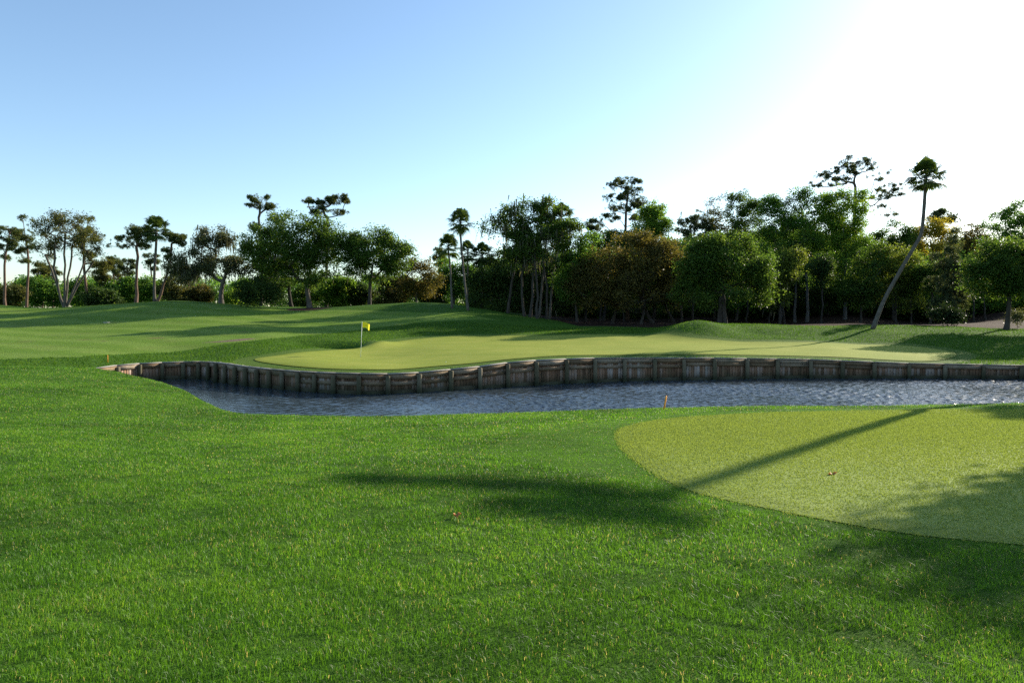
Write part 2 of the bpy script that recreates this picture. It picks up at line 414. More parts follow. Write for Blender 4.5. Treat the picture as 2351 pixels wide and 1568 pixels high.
# greens: sheets lying just over the ground
def green_mat(name, a, b, pale):
    m, nt, out = newmat(name)
    e = attr(nt, 'edge')
    nbig = noise(nt, .5, 4.); nf = noise(nt, 45., 4., .7); nff = noise(nt, 7., 5., .7)
    g = nt.nodes.new('ShaderNodeNewGeometry'); sx = nt.nodes.new('ShaderNodeSeparateXYZ'); L(nt, g.outputs['Position'], sx.inputs[0])
    st = math_(nt, 'SINE', math_(nt, 'ADD', math_(nt, 'MULTIPLY', sx.outputs[0], 1.9), math_(nt, 'MULTIPLY', sx.outputs[1], 3.4)))
    c = mix(nt, nf, a, b)
    c = mix(nt, mapr(nt, st, -.6, .6, 0, .22), c, pale)
    c = mix(nt, mapr(nt, nbig, .42, .66, 0, .55), c, pale)
    c = mix(nt, mapr(nt, nff, .5, .8, 0, .3), c, [v * .8 for v in a])
    c = mix(nt, mapr(nt, e, .25, .45, .55, 0.), c, [v * .72 for v in a])
    p = N(nt, 'ShaderNodeBsdfPrincipled', Roughness=.85); p.inputs['Specular IOR Level'].default_value = .06
    L(nt, c, p.inputs['Base Color'])
    bb = N(nt, 'ShaderNodeBump', Strength=.45, Distance=.008); L(nt, nf, bb.inputs['Height'])
    b2 = N(nt, 'ShaderNodeBump', Strength=.25, Distance=.03); L(nt, nff, b2.inputs['Height']); L(nt, bb.outputs[0], b2.inputs['Normal'])
    L(nt, b2.outputs[0], p.inputs['Normal']); L(nt, p.outputs[0], out.inputs[0]); return m
def green_sheet(name, poly, mat, lift, ncol, nrow):
    th, r = polar(poly)
    grid_t = np.linspace(th.min() + 1e-4, th.max() - 1e-4, ncol)
    lo, hi = np.full(ncol, 1e9), np.zeros(ncol)
    for (a, ra_), (b, rb_) in zip(zip(th, r), zip(np.roll(th, -1), np.roll(r, -1))):
        if abs(a - b) < 1e-9: continue
        k = (grid_t >= min(a, b)) & (grid_t <= max(a, b))
        rr = ra_ + (rb_ - ra_) * (grid_t[k] - a) / (b - a)
        lo[k] = np.minimum(lo[k], rr); hi[k] = np.maximum(hi[k], rr)
    ok = lo < 1e8; grid_t, lo, hi = grid_t[ok], lo[ok], hi[ok]; n = len(grid_t)
    T = np.linspace(0, 1, nrow)[:, None]; rr = lo * (hi / lo) ** T
    X, Y = rr * np.sin(grid_t), rr * np.cos(grid_t); Z = zt(X, Y) + lift
    i = np.arange(nrow * n).reshape(nrow, n)
    q = np.stack([i[:-1, :-1], i[:-1, 1:], i[1:, 1:], i[1:, :-1]], -1).reshape(-1, 4)
    o = mesh_np(name, np.stack([X.ravel(), Y.ravel(), Z.ravel()], -1), q, mat, attrs={'edge': np.clip(sdf(X.ravel(), Y.ravel(), poly), -2, 2)}, smooth=True)
    return tag(o, kind='structure')
green_sheet('far_putting_green', fg, green_mat('far_green_turf', (.17, .215, .028), (.23, .27, .04), (.28, .29, .055)), .03, 900, 90)
green_sheet('near_putting_green', ng, green_mat('near_green_turf', (.155, .215, .036), (.215, .28, .06), (.25, .295, .08)), .006, 900, 220)

# ------------------------------------------------------------------ water
def water_mat():
    m, nt, out = newmat('pond_water')
    g = nt.nodes.new('ShaderNodeNewGeometry'); mp = nt.nodes.new('ShaderNodeMapping')
    mp.inputs['Rotation'].default_value = (0, 0, R(12)); mp.inputs['Scale'].default_value = (.8, 2.1, 1); L(nt, g.outputs['Position'], mp.inputs['Vector'])
    n1_ = noise(nt, 2.6, 3., .5, mp.outputs[0], .4); n2_ = noise(nt, 8., 2., .5, mp.outputs[0])
    sx = nt.nodes.new('ShaderNodeSeparateXYZ'); L(nt, g.outputs['Position'], sx.inputs[0])
    amp = mapr(nt, sx.outputs[0], -19, 8, .25, 1.)
    h = math_(nt, 'MULTIPLY', math_(nt, 'ADD', n1_, math_(nt, 'MULTIPLY', n2_, .3)), amp)
    b = N(nt, 'ShaderNodeBump', Strength=.6, Distance=.04); L(nt, h, b.inputs['Height'])
    p = N(nt, 'ShaderNodeBsdfPrincipled', Roughness=.13, IOR=1.333); p.inputs['Base Color'].default_value = (.03, .042, .05, 1)
    L(nt, b.outputs[0], p.inputs['Normal']); L(nt, p.outputs[0], out.inputs[0]); return m
def waves(x_, y_):
    q0 = np.random.default_rng(3); z = np.zeros_like(x_)
    for k in range(46):
        lam = q0.uniform(.14, .6); th = R(-62) + q0.normal() * .55; a = lam * .0062 * q0.uniform(.5, 1.4)
        ph = q0.uniform(0, 6.28) + .8 * np.sin(x_ * q0.uniform(.1, .4) + y_ * q0.uniform(.1, .4))
        z += a * np.sin(2 * math.pi / lam * (x_ * math.cos(th) + y_ * math.sin(th)) + ph)
    amp = np.clip((x_ + 19) / 22, .22, 1) * (1 + .35 * np.sin(x_ * .31 + y_ * .5))
    return z * amp
tt = np.linspace(TIP + .002, TIPR - .002, 1900)
a_, b_ = r_bank(tt), r_wall(tt) + .01
Rw = np.stack([a_ + (b_ - a_) * t for t in np.linspace(0, 1, 420)])
Xw, Yw = Rw * np.sin(tt), Rw * np.cos(tt); i = np.arange(Rw.size).reshape(Rw.shape)
q = np.stack([i[:-1, :-1], i[:-1, 1:], i[1:, 1:], i[1:, :-1]], -1).reshape(-1, 4)
tag(mesh_np('water', np.stack([Xw.ravel(), Yw.ravel(), WATER + waves(Xw, Yw).ravel()], -1), q, water_mat(), smooth=True), kind='structure')

# ------------------------------------------------------------------ timber retaining wall
def wood_mat(name, stops, scale=9.):
    m, nt, out = newmat(name)
    t = attr(nt, 'tint')
    g = nt.nodes.new('ShaderNodeNewGeometry'); mp = nt.nodes.new('ShaderNodeMapping')
    mp.inputs['Scale'].default_value = (1.6, 1.6, .35); L(nt, g.outputs['Position'], mp.inputs['Vector'])
    n = noise(nt, scale, 5., .7, mp.outputs[0]); nb = noise(nt, 1.3, 4., .6)
    f = math_(nt, 'ADD', math_(nt, 'MULTIPLY', t, .55), math_(nt, 'MULTIPLY', n, .5))
    col = ramp(nt, f, stops)
    sx = nt.nodes.new('ShaderNodeSeparateXYZ'); L(nt, g.outputs['Position'], sx.inputs[0])
    low = mapr(nt, math_(nt, 'ADD', sx.outputs[2], math_(nt, 'MULTIPLY', nb, .5)), WATER + .35, WATER + .75, .8, 0.)
    col = mix(nt, low, col, (.018, .028, .013))              # algae stain above the waterline
    col = mix(nt, mapr(nt, nb, .5, .7, 0, .5), col, (.05, .065, .035))
    p = N(nt, 'ShaderNodeBsdfPrincipled', Roughness=.85); p.inputs['Specular IOR Level'].default_value = .2
    L(nt, col, p.inputs['Base Color'])
    b = N(nt, 'ShaderNodeBump', Strength=.6, Distance=.02); L(nt, n, b.inputs['Height']); L(nt, b.outputs[0], p.inputs['Normal'])
    L(nt, p.outputs[0], out.inputs[0]); return m
planks = wood_mat('weathered_planks', [(.2, (.07, .038, .022)), (.45, (.21, .115, .065)), (.6, (.27, .165, .11)), (.8, (.38, .32, .28))])
boards = wood_mat('weathered_boards', [(.2, (.09, .06, .035)), (.5, (.20, .135, .08)), (.8, (.30, .24, .18))])
postm = wood_mat('mossy_posts', [(.2, (.05, .045, .025)), (.5, (.12, .10, .06)), (.8, (.2, .17, .12))])
capm = wood_mat('grey_cap', [(.2, (.14, .13, .11)), (.5, (.26, .24, .21)), (.8, (.36, .34, .31))])
W0 = wall[0]
rwall = empty('retaining_wall', (wall[16][0], wall[16][1], WATER), 'long curved timber retaining wall with round posts between pond and far green', 'retaining wall')
pl, wl, toe, cap = MB(), MB(), MB(), MB()
def bay_normal(a, b):
    t = b[:2] - a[:2]; t = t / np.linalg.norm(t); n = np.array([t[1], -t[0]])
    return t, (n if n @ -(a[:2]) > 0 else -n)
for i in range(len(wall) - 1):
    a, b = wall[i], wall[i + 1]; t, n = bay_normal(a, b); ln = np.linalg.norm(b[:2] - a[:2])
    z0, z1 = a[2] - .037, b[2] - .037
    k = max(2, int(round(ln / .17))); tone = random.uniform(-.15, .15)
    for j in range(k):
        s0, s1 = j / k, (j + 1) / k - .006 / ln
        p0, p1 = a[:2] + (b[:2] - a[:2]) * s0, a[:2] + (b[:2] - a[:2]) * s1
        off = random.uniform(0, .02)
        pl.box(p0, p1, n, off - .05, off, WATER - .8, z0 + (z1 - z0) * s0, None, z0 + (z1 - z0) * s1, tint=min(1, max(0, .5 + tone + random.uniform(-.4, .4))))
    hh = random.uniform(.19, .24)
    wl.box(a, b, n, .024, .085, z0 - .03 - hh, z0 - .03, z1 - .03 - hh, z1 - .03, tint=random.uniform(.2, .9))
    if 14 <= i <= 33:
        dz = .36 if i < 28 else .25
        h2 = .17
        wl.box(a, b, n, .024, .075, z0 - dz - h2, z0 - dz, z1 - dz - h2, z1 - dz, tint=random.uniform(.1, .8))
    toe.box(a, b, n, .024, .07, WATER - .3, WATER + random.uniform(.13, .2), tint=random.uniform(.1, .7))
    cap.box(a + np.array([t[0], t[1], 0]) * .003, b - np.array([t[0], t[1], 0]) * .003, n, -.14, .115, a[2] - .035, a[2] + .005, b[2] - .035, b[2] + .005, tint=random.uniform(.3, .8))
pl.build('plank_facing', planks, rwall); wl.build('wale_boards', boards, rwall); toe.build('toe_board', boards, rwall); cap.build('cap_board', capm, rwall)
for i in range(1, len(wall) - 1):
    a = wall[i]; _, n = bay_normal(wall[i - 1], wall[i + 1])
    c = a[:2] + n * .15; m = MB(); rd = random.uniform(.10, .125)
    top = a[2] - .07 - random.uniform(0, .05); lx, ly = random.uniform(-.03, .03), random.uniform(-.02, .02)
    m.tube([(c[0] + lx, c[1] + ly, WATER - .8), (c[0] + lx * .5, c[1], WATER + .2), (c[0], c[1], top - .03), (c[0], c[1], top)], [rd * 1.06, rd * 1.03, rd, rd * .9], 12, tint=random.uniform(.15, .85))
    m.build('post', postm, rwall, True)
# storm drain outlet in one bay
# ------------------------------------------------------------------ grass blades
def hashn(x, y, s):
    return np.sin(x * 1.7 * s + 1.9 * np.sin(y * 1.3 * s + .7)) * np.sin(y * 1.9 * s + 1.4 * np.sin(x * .9 * s + 2.)) 
def blades(regions):
    P, H, Wd, TI = [], [], [], []
    for (d0, d1, dens, h, w, sel) in regions:
        hw = 1.02 * (1175.5 + 60) / F
        mg = 4.2 if sel == 'near' else 6.; wmax = hw * d1 + mg
        n = int((d1 - d0) * 2 * wmax * dens); y = rng.uniform(d0, d1, n); x_ = rng.uniform(-wmax, wmax, n)
        out_ = np.abs(x_) - hw * np.abs(y); kp = (out_ < mg) & ((out_ < .1) | (rng.random(n) < .5)); x_, y = x_[kp], y[kp]
        th = np.arctan2(x_, y); r = np.hypot(x_, y)
        if sel == 'near':
            ok = r < r_bank(th) + .35 * w_mask(th)
            keep = ok
        else:
            ok = (r > r_wall(th) + .02)
            s1_ = sdf(x_, y, fg); s2_ = sdf(x_, y, fair)
            keep = ok & (s1_ < -1.15) & (sdf(x_, y, mulch) < 0) & (s2_ < .05) & (sdf(x_, y, bunk) < .05)
        x_, y, th, r = x_[keep], y[keep], th[keep], r[keep]
        hh = np.full(len(x_), h); ti = rng.uniform(0, 1, len(x_))
        if sel == 'near':
            g_ = sdf(x_, y, ng); c_ = sdf(x_, y, collar_near)
            k = g_ < .07 * rng.random(len(x_))
            x_, y, r, hh, ti, g_, c_, th = x_[k], y[k], r[k], hh[k], ti[k], g_[k], c_[k], th[k]
            hh = np.where(c_ > 0, hh * .42, hh)
            clump = hashn(x_, y, 1.) * .5 + hashn(x_, y, 3.3) * .5
            bare = (hashn(x_ + 11, y + 5, 2.3) * .6 + hashn(x_ - 4, y, 5.1) * .5)
            hh = hh * np.where(bare < -.45, .45, 1.)
            hh = hh * (1 + .28 * clump)
            # worn tufts
            ti = np.where(c_ > 0, ti * .75, ti)
            ti = np.clip(ti * .55 + .22 + .22 * hashn(x_, y, .45) + .17 * hashn(x_ + 7, y, 2.1) - .2 * (bare < -.45), 0, .9)
            dry = rng.uniform(0, 1, len(ti)) < np.clip(.03 + .03 * hashn(x_ + 3, y - 2, 1.2) + .02 * (x_ < 0), .006, .3)
            ti = np.where(dry, rng.uniform(.94, 1., len(ti)), ti)
            hh = np.where(dry, hh * .85, hh)
        else:
            ti = np.clip(ti * .6 + .15 + .2 * hashn(x_, y, .5), 0, .92)
        z = zt(x_, y)
        rbk = r_bank(th) if sel == 'near' else None
        if sel == 'near':
            over = np.clip(r - rbk, 0, 1) * w_mask(th); z = z - over * .9
        P.append(np.stack([x_, y, z], -1)); H.append(hh); Wd.append(np.full(len(x_), w)); TI.append(ti)
    P = np.concatenate(P); H = np.concatenate(H); Wd = np.concatenate(Wd); TI = np.concatenate(TI)
    n = len(P)
    H = H * rng.uniform(.55, 1.25, n); Wd = Wd * rng.uniform(.7, 1.3, n)
    az = rng.uniform(0, 2 * math.pi, n); lean = np.abs(rng.normal(.0, .62, n)) + .1
    la = rng.uniform(0, 2 * math.pi, n)
    side = np.stack([np.cos(az), np.sin(az), np.zeros(n)], -1)
    ld = np.stack([np.cos(la), np.sin(la), np.zeros(n)], -1)
    up = np.array([0, 0, 1.])
    p1 = P + (up + ld * (lean * .5)[:, None]) * (H * .55)[:, None]
    p2 = P + (up * .92 + ld * lean[:, None] * 1.25) * H[:, None]
    s = side * (Wd * .5)[:, None]
    V = np.stack([P - s - up * .01, P + s - up * .01, p1 + s * .85, p1 - s * .85, p2], 1).reshape(-1, 3)
    b = np.arange(n)[:, None] * 5
    q = b + np.array([0, 1, 2, 3]); t = b + np.array([3, 2, 4])
    return V, [q, t], np.repeat(TI, 5)
def w_mask(th): return (np.clip((th - TIP) / R(.5), 0, 1) * np.clip((TIPR - th) / R(.5), 0, 1))
grass_stops = [(0, (.013, .042, .004)), (.35, (.042, .118, .007)), (.7, (.085, .21, .014)), (.9, (.12, .235, .02)), (.94, (.26, .25, .09)), (1., (.42, .38, .19))]
gm = leaf_mat('grass_blades', grass_stops, trans=.5, tcol=1.6, rough=.45, spec=.3)
V, Fc, TI = blades([(-1.2, 2.3, 2200, .036, .005, 'near'), (2.3, 4.5, 8500, .036, .0028, 'near'), (4.5, 8., 5000, .036, .0034, 'near'), (8., 14., 1900, .036, .0052, 'near'), (14., 25., 650, .04, .0085, 'near'), (25., 38., 300, .045, .013, 'near')])
tag(mesh_np('lawn_grass', V, Fc, gm, attrs={'tint': TI}), 'thick uneven green grass of the near rough with pale dry blades', 'grass', kind='stuff')
gm2 = leaf_mat('far_grass_blades', [(0, (.025, .07, .006)), (.5, (.05, .12, .01)), (1., (.10, .17, .025))], trans=.45, tcol=1.6, rough=.6, spec=.12)
V, Fc, TI = blades([(33., 66., 75, .085, .03, 'far')])
tag(mesh_np('far_rough_grass', V, Fc, gm2, attrs={'tint': TI}), 'darker long grass round the far green and along the wall', 'grass', kind='stuff')

ns = 760000
yy = np.sqrt(rng.uniform(3.6 ** 2, 22. ** 2, ns)); xx = rng.uniform(.1, 1.3, ns) * yy
kk = (xx < .8 * yy) | (rng.random(ns) < .5); xx, yy = xx[kk], yy[kk]; ns = len(xx)
kk = (sdf(xx, yy, ng) > -.09 * rng.random(ns)) & (rng.random(ns) < np.clip((22 - yy) / 10, 0, 1)); xx, yy = xx[kk], yy[kk]; ns = len(xx); zz = zt(xx, yy) + .004
hh = rng.uniform(.006, .013, ns) * (1 + yy / 14); az = rng.uniform(0, 6.28, ns); wd = .0012 * (1 + yy / 3)
sd_ = np.stack([np.cos(az), np.sin(az), np.zeros(ns)], -1) * wd[:, None]; P0 = np.stack([xx, yy, zz], -1)
tip = P0 + np.stack([rng.normal(0, .5, ns) * hh, rng.normal(0, .5, ns) * hh, hh], -1)
Vb = np.stack([P0 - sd_, P0 + sd_, tip + sd_ * .5, tip - sd_ * .5], 1).reshape(-1, 3)
tag(mesh_np('green_stubble', Vb, np.arange(ns)[:, None] * 4 + np.array([0, 1, 2, 3]), leaf_mat('green_stubble', [(0, (.135, .195, .04)), (.6, (.205, .275, .075)), (1., (.29, .34, .13))], trans=.4, tcol=1.25, rough=.85, spec=.04),
    attrs={'tint': np.repeat(np.clip(rng.normal(.42, .13, ns), 0, 1), 4)}), 'very short mown turf of the near putting green', 'grass', kind='stuff')
#TREES_BEGIN
# ------------------------------------------------------------------ trees
def unit(n):
    v = rng.normal(size=(n, 3)); return v / np.linalg.norm(v, axis=1, keepdims=True)
def leaf_quads(c, d, l, w, tint):
    """c centre, d leaf axis (unit), l length, w width -> diamond quads"""
    n = len(c); s = np.cross(d, unit(n)); s /= np.linalg.norm(s, axis=1, keepdims=True) + 1e-9
    l = l[:, None]; w = w[:, None]
    V = np.stack([c - d * l * .5, c + s * w * .5 - d * l * .05, c + d * l * .5, c - s * w * .5 - d * l * .05], 1).reshape(-1, 3)
    q = np.arange(n)[:, None] * 4 + np.array([0, 1, 2, 3])
    return V, q, np.repeat(tint, 4)
def to_world_ell(e, d, deep=1.):
    px, py, rx, ry = e[:4]; dd = d + (e[4] if len(e) > 4 else 0)
    c = at(px, py, dd); k = dd / F
    return c, np.array([rx * k, max(rx, ry) * k * .85 * deep, ry * k])
def make_blobs(ells, d, nb, rb, flat, deep, core=.35):
    """uneven lumps filling the outline; returns centres and radii"""
    B = []
    areas = np.array([e[2] * e[3] for e in ells], float); cnt = np.maximum(1, np.round(nb * areas / areas.sum())).astype(int)
    for e, n in zip(ells, cnt):
        c, Rr = to_world_ell(e, d, deep); m = min(Rr[0], Rr[2])
        for k in range(n):
            u = unit(1)[0]; rr = rng.uniform(core, 1.) ** .6
            r = rb * rng.uniform(.5, 1.4) * (m ** .6) * 1.25
            room = np.maximum(Rr - np.array([r, r, r * flat]) * .45, Rr * .1)
            B.append((c + u * rr * room, np.array([r, r, r * flat])))
    return B
TREE_CLR = {}
def skeleton(trunk, targets, rtrunk, first=.45, wig=.12, fork=.0):
    """trunk: points from the foot up; grows branches to every target, nearest node first"""
    nodes = [np.array(p, float) for p in trunk]; par = [-1] + list(range(len(nodes) - 1))
    tl = len(nodes); start = int(tl * first)
    order = np.argsort([np.linalg.norm(t - nodes[-1]) for t in targets])
    act = list(range(start, tl))
    for o in order:
        t = targets[o]; P = np.array([nodes[i] for i in act])
        dv = t - P; dist = np.linalg.norm(dv, axis=1)
        cost = dist + np.maximum(0, P[:, 2] - t[2] + dist * .25) * 1.5
        i = act[int(np.argmin(cost))]; a = nodes[i]; ln = np.linalg.norm(t - a)
        k = max(2, min(6, int(ln / .55)))
        bow = rng.normal(size=3) * wig * ln; bow[2] = -abs(bow[2]) * .6
        prev = i
        for j in range(1, k + 1):
            s = j / k; p = a + (t - a) * s + bow * math.sin(math.pi * s) + rng.normal(size=3) * .025 * ln * (s < 1)
            nodes.append(p); par.append(prev); prev = len(nodes) - 1; act.append(prev)
    n = len(nodes); w = np.zeros(n); ch = np.zeros(n, int)
    for i in range(n):
        if par[i] >= 0: ch[par[i]] += 1
    w[ch == 0] = 1
    for i in range(n - 1, 0, -1): w[par[i]] += w[i]
    rad = w ** .47
    rad = rad / rad[min(start, n - 1)] * rtrunk * .85
    for i in range(tl):
        s = i / max(1, tl - 1)
        flare = 1 + .5 * math.exp(-s * 12)
        if i < start: rad[i] = rtrunk * flare * (1 - .15 * i / max(1, start))
    return np.array(nodes), np.array(par), np.maximum(rad, .012)
def tubes_from(nodes, par, rad, kbig=9):
    V, Q = [], []; base = 0
    has = np.where(par >= 0)[0]
    for big in (True, False):
        k = kbig if big else 4
        sel = has[(rad[has] > .07) == big]
        if len(sel) == 0: continue
        a, b = nodes[par[sel]], nodes[sel]; ra_, rb_ = np.minimum(rad[par[sel]], rad[sel] * 1.35), rad[sel]
        t = b - a; t /= np.linalg.norm(t, axis=1, keepdims=True) + 1e-9
        u = np.cross(t, np.array([.31, .93, .17])); u /= np.linalg.norm(u, axis=1, keepdims=True) + 1e-9; w_ = np.cross(t, u)
        ang = 2 * math.pi * np.arange(k) / k
        ring = np.cos(ang)[None, :, None] * u[:, None] + np.sin(ang)[None, :, None] * w_[:, None]
        v = np.concatenate([(a - t * (ra_ * .25)[:, None])[:, None] + ring * ra_[:, None, None], (b + t * (rb_ * .2)[:, None])[:, None] + ring * rb_[:, None, None]], 1)
        m = len(sel); j = np.arange(k); j2 = (j + 1) % k
        q = np.stack([j, j2, j2 + k, j + k], -1)[None] + (np.arange(m) * 2 * k)[:, None, None] + base
        V.append(v.reshape(-1, 3)); Q.append(q.reshape(-1, 4)); base += m * 2 * k
    return np.concatenate(V), np.concatenate(Q)
def trunk_line(base, top, n=7, wig=.03, curve=None):
    base, top = np.array(base, float), np.array(top, float); ln = np.linalg.norm(top - base)
    o1 = rng.normal(size=3) * wig * ln; o1[2] = 0
    if curve is not None: o1 = np.array([curve * ln, 0, 0])
    out = []
    for i in range(n):
        s = i / (n - 1); out.append(base + (top - base) * s + o1 * math.sin(math.pi * s) + rng.normal(size=3) * np.array([1, 1, 0]) * .006 * ln * (0 < i < n - 1))
    return out
BARK = {'grey': bark_mat('grey_bark', (.05, .042, .035), (.14, .125, .105)), 'dark': bark_mat('dark_bark', (.026, .022, .018), (.075, .065, .055)),
        'pine': bark_mat('pine_bark', (.07, .042, .03), (.18, .12, .09)), 'pale': bark_mat('pale_bark', (.06, .055, .048), (.16, .15, .135)),
        'palm': bark_mat('palm_bark', (.06, .05, .042), (.15, .135, .115), 12.)}
def lv(n, lo, mid, hi, **k): return leaf_mat(n, [(0, lo), (.5, mid), (1, hi)], **k)
LEAF = {
 'oak': lv('oak_leaves', (.025, .052, .012), (.058, .115, .021), (.135, .19, .034), trans=.5, tcol=1.7),
 'green': lv('fresh_leaves', (.03, .072, .016), (.07, .155, .027), (.155, .24, .04), trans=.54, tcol=1.75),
 'lime': lv('lime_leaves', (.045, .095, .016), (.10, .19, .026), (.21, .28, .04), trans=.56, tcol=1.8),
 'olive2': lv('olive_green_leaves', (.038, .06, .014), (.095, .14, .026), (.19, .22, .042), trans=.54, tcol=1.7),
 'yellow': lv('yellow_leaves', (0.12, 0.12, 0.018), (0.264, 0.24, 0.036), (0.408, 0.36, 0.06), trans=.55, tcol=1.5),
 'rust': lv('rust_leaves', (.038, .046, .014), (.095, .09, .026), (.19, .145, .04), trans=.48, tcol=1.55),
 'olive': lv('olive_leaves', (.034, .046, .016), (.08, .095, .03), (.155, .15, .045), trans=.45, tcol=1.5),
 'grey': lv('grey_leaves', (0.039, 0.052, 0.026), (0.091, 0.1105, 0.052), (0.156, 0.169, 0.091), trans=.38, tcol=1.3),
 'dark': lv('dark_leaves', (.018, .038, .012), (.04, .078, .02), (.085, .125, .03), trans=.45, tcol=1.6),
 'shade': lv('shaded_evergreen_leaves', (.010, .022, .009), (.02, .04, .013), (.04, .065, .02), trans=.3, tcol=1.2),  # leaf colour darkened to stand in for shade on the bush
 'pine': lv('pine_needles', (0.0374, 0.0646, 0.0238), (0.085, 0.119, 0.0374), (0.187, 0.187, 0.068), trans=.3, tcol=1.3),
 'pinedark': lv('dark_pine_needles', (.03, .05, .026), (.068, .095, .042), (.14, .16, .065), trans=.38, tcol=1.5),
 'palm': lv('palm_leaves', (0.026, 0.0494, 0.013), (0.0585, 0.0975, 0.0234), (0.13, 0.169, 0.0455), trans=.35, tcol=1.4, rough=.35),
 'moss': lv('spanish_moss', (0.05, 0.055, 0.04), (0.11, 0.11, 0.08), (0.18, 0.17, 0.13), trans=.4, tcol=1.1),
}
def strands(pts, ln, wd, tint):
    n = len(pts); a = rng.uniform(0, 6.28, n); s = np.stack([np.cos(a), np.sin(a), np.zeros(n)], -1) * wd[:, None]
    dn = np.array([0, 0, -1.]) * ln[:, None]; j = rng.normal(size=(n, 3)) * .06
    V = np.stack([pts - s, pts + s, pts + s * .7 + dn * .6 + j, pts + dn + j * 2, pts - s * .7 + dn * .6 + j], 1).reshape(-1, 3)
    return V, np.arange(n)[:, None] * 5 + np.array([0, 1, 2, 3, 4]), np.repeat(tint, 5)
def tree(name, label, base, d, ells, leaves='oak', bark='grey', rt=.25, nleaf=20000, nb=16, rb=.55, flat=.8, deep=1., twigs=90,
         ttop=None, first=.5, curve=None, lsize=.17, style='leaf', group=None, cat='tree', moss=0, stems=None, clus=.32, fill=1., gb=None, core=.35):
    """base (px,py) of the foot; d distance; ells crown outline ellipses in the photograph's pixels at that distance"""
    fpx, fpy = base
    a, b = ray(fpx, fpy)
    gx = a * d; foot = np.array([gx, d, EYE + b * d]) if gb is None else None
    gz = float(zt(np.array([gx]), np.array([d]))[0])
    foot = np.array([gx, d, gz - .05])
    rt *= .78
    if style == 'leaf':                                  # ragged outline: side lumps round every big mass
        nleaf = int(nleaf * .8); extra = []
        for e in ells:
            for k in range(5 if e[2] > 24 else 2):
                a_ = rng.uniform(-.35, math.pi + .35); s_ = rng.uniform(.17, .32)
                extra.append((e[0] + e[2] * .93 * math.cos(a_), e[1] - e[3] * .93 * math.sin(a_), e[2] * s_ + 2, min(e[2], e[3]) * s_ + 2))
        ells = list(ells) + extra; nb = int(nb * 1.25)
    B = make_blobs(ells, d, nb, rb, flat, deep, core)
    o = empty(name, foot, label, cat, group)
    cen = np.array([b_[0] for b_ in B]); rad = np.array([b_[1] for b_ in B])
    wts = (rad[:, 0] ** 2); wts /= wts.sum()
    # targets of the limbs: the lumps, then twigs inside them
    k = rng.choice(len(B), max(twigs - len(B), 1), p=wts)
    tw = cen[k] + unit(len(k)) * rad[k] * rng.uniform(.3, .9, (len(k), 1))
    tg = [c for c in cen] + [t for t in tw]
    cm = cen.mean(0)
    tp = np.array([cm[0], cm[1], cm[2]]) if ttop is None else at(ttop[0], ttop[1], d)
    VV, QQ, nb_ = [], [], 0
    if stems:
        for st_ in stems:                               # several trunks from the same foot
            sx, sy, dd = st_[:3]
            if len(st_) > 3: tp = at(st_[3], st_[4], d + rng.normal() * 1.2)
            f2 = np.array([ray(sx, sy)[0] * (d + dd), d + dd, 0.]); f2[2] = zt(f2[:1], f2[1:2])[0] - .05
            mine = [t for t in tg if (abs(t[0] - tp[0]) < 1.6 if len(st_) > 3 else (rng.random() < 1.6 / len(stems) or abs(t[0] - f2[0]) < 1.5))] or tg[:4]
            tl = trunk_line(f2, tp if len(st_) > 3 else [f2[0] * .6 + tp[0] * .4 + rng.normal() * .5, tp[1] * .5 + f2[1] * .5, tp[2]], 8, .03, curve)
            v, q = tubes_from(*skeleton(tl, mine, rt * rng.uniform(.8, 1.1), first))
            VV.append(v); QQ.append(q + nb_); nb_ += len(v)
    else:
        tl = trunk_line(foot, tp, 8, .02, curve)
        v, q = tubes_from(*skeleton(tl, tg, rt, first)); VV.append(v); QQ.append(q)
    mesh_np('trunk', np.concatenate(VV), np.concatenate(QQ), BARK[bark], o, smooth=True)
    # foliage
    per = 14 if style == 'leaf' else 16
    nc_ = max(8, nleaf // per)
    k = rng.choice(len(B), nc_, p=wts)
    u = unit(nc_) * (rng.uniform(0, 1, (nc_, 1)) ** (1 / 2.2)) * fill
    u = u * np.where(rng.random((nc_, 1)) < .10, rng.uniform(1.05, 1.5, (nc_, 1)), 1.)
    cc = cen[k] + u * rad[k]
    loose = .38 if style == 'leaf' else .5
    EW = [to_world_ell(e, d, deep) for e in ells]; ew = np.array([e[1][0] * e[1][2] for e in EW]); ke = rng.choice(len(EW), nc_, p=ew / ew.sum())
    ec = np.array([e[0] for e in EW])[ke]; er = np.array([e[1] for e in EW])[ke]
    u2 = unit(nc_) * (rng.uniform(.02, 1, (nc_, 1)) ** .4)
    c2 = ec + u2 * er
    # loose foliage keeps out of the gaps of a slow noise, so that sky shows through
    gap = np.sin(c2[:, 0] * 2.3 + 1.7 * np.sin(c2[:, 2] * 1.9)) * np.sin(c2[:, 2] * 2.6 + 1.3 * np.sin(c2[:, 0] * 1.4 + 1)) + .35 * np.sin(c2[:, 1] * 2.1)
    lo_ = (rng.random(nc_) < loose) & (gap > (-.1 if style == 'leaf' else -.25))
    cc = np.where(lo_[:, None], c2, cc); u = np.where(lo_[:, None], u2, u)
    blobt = rng.uniform(-.16, .16, len(B))
    ct = np.clip(rng.normal(.45, .14, nc_) + blobt[k] , 0, 1)
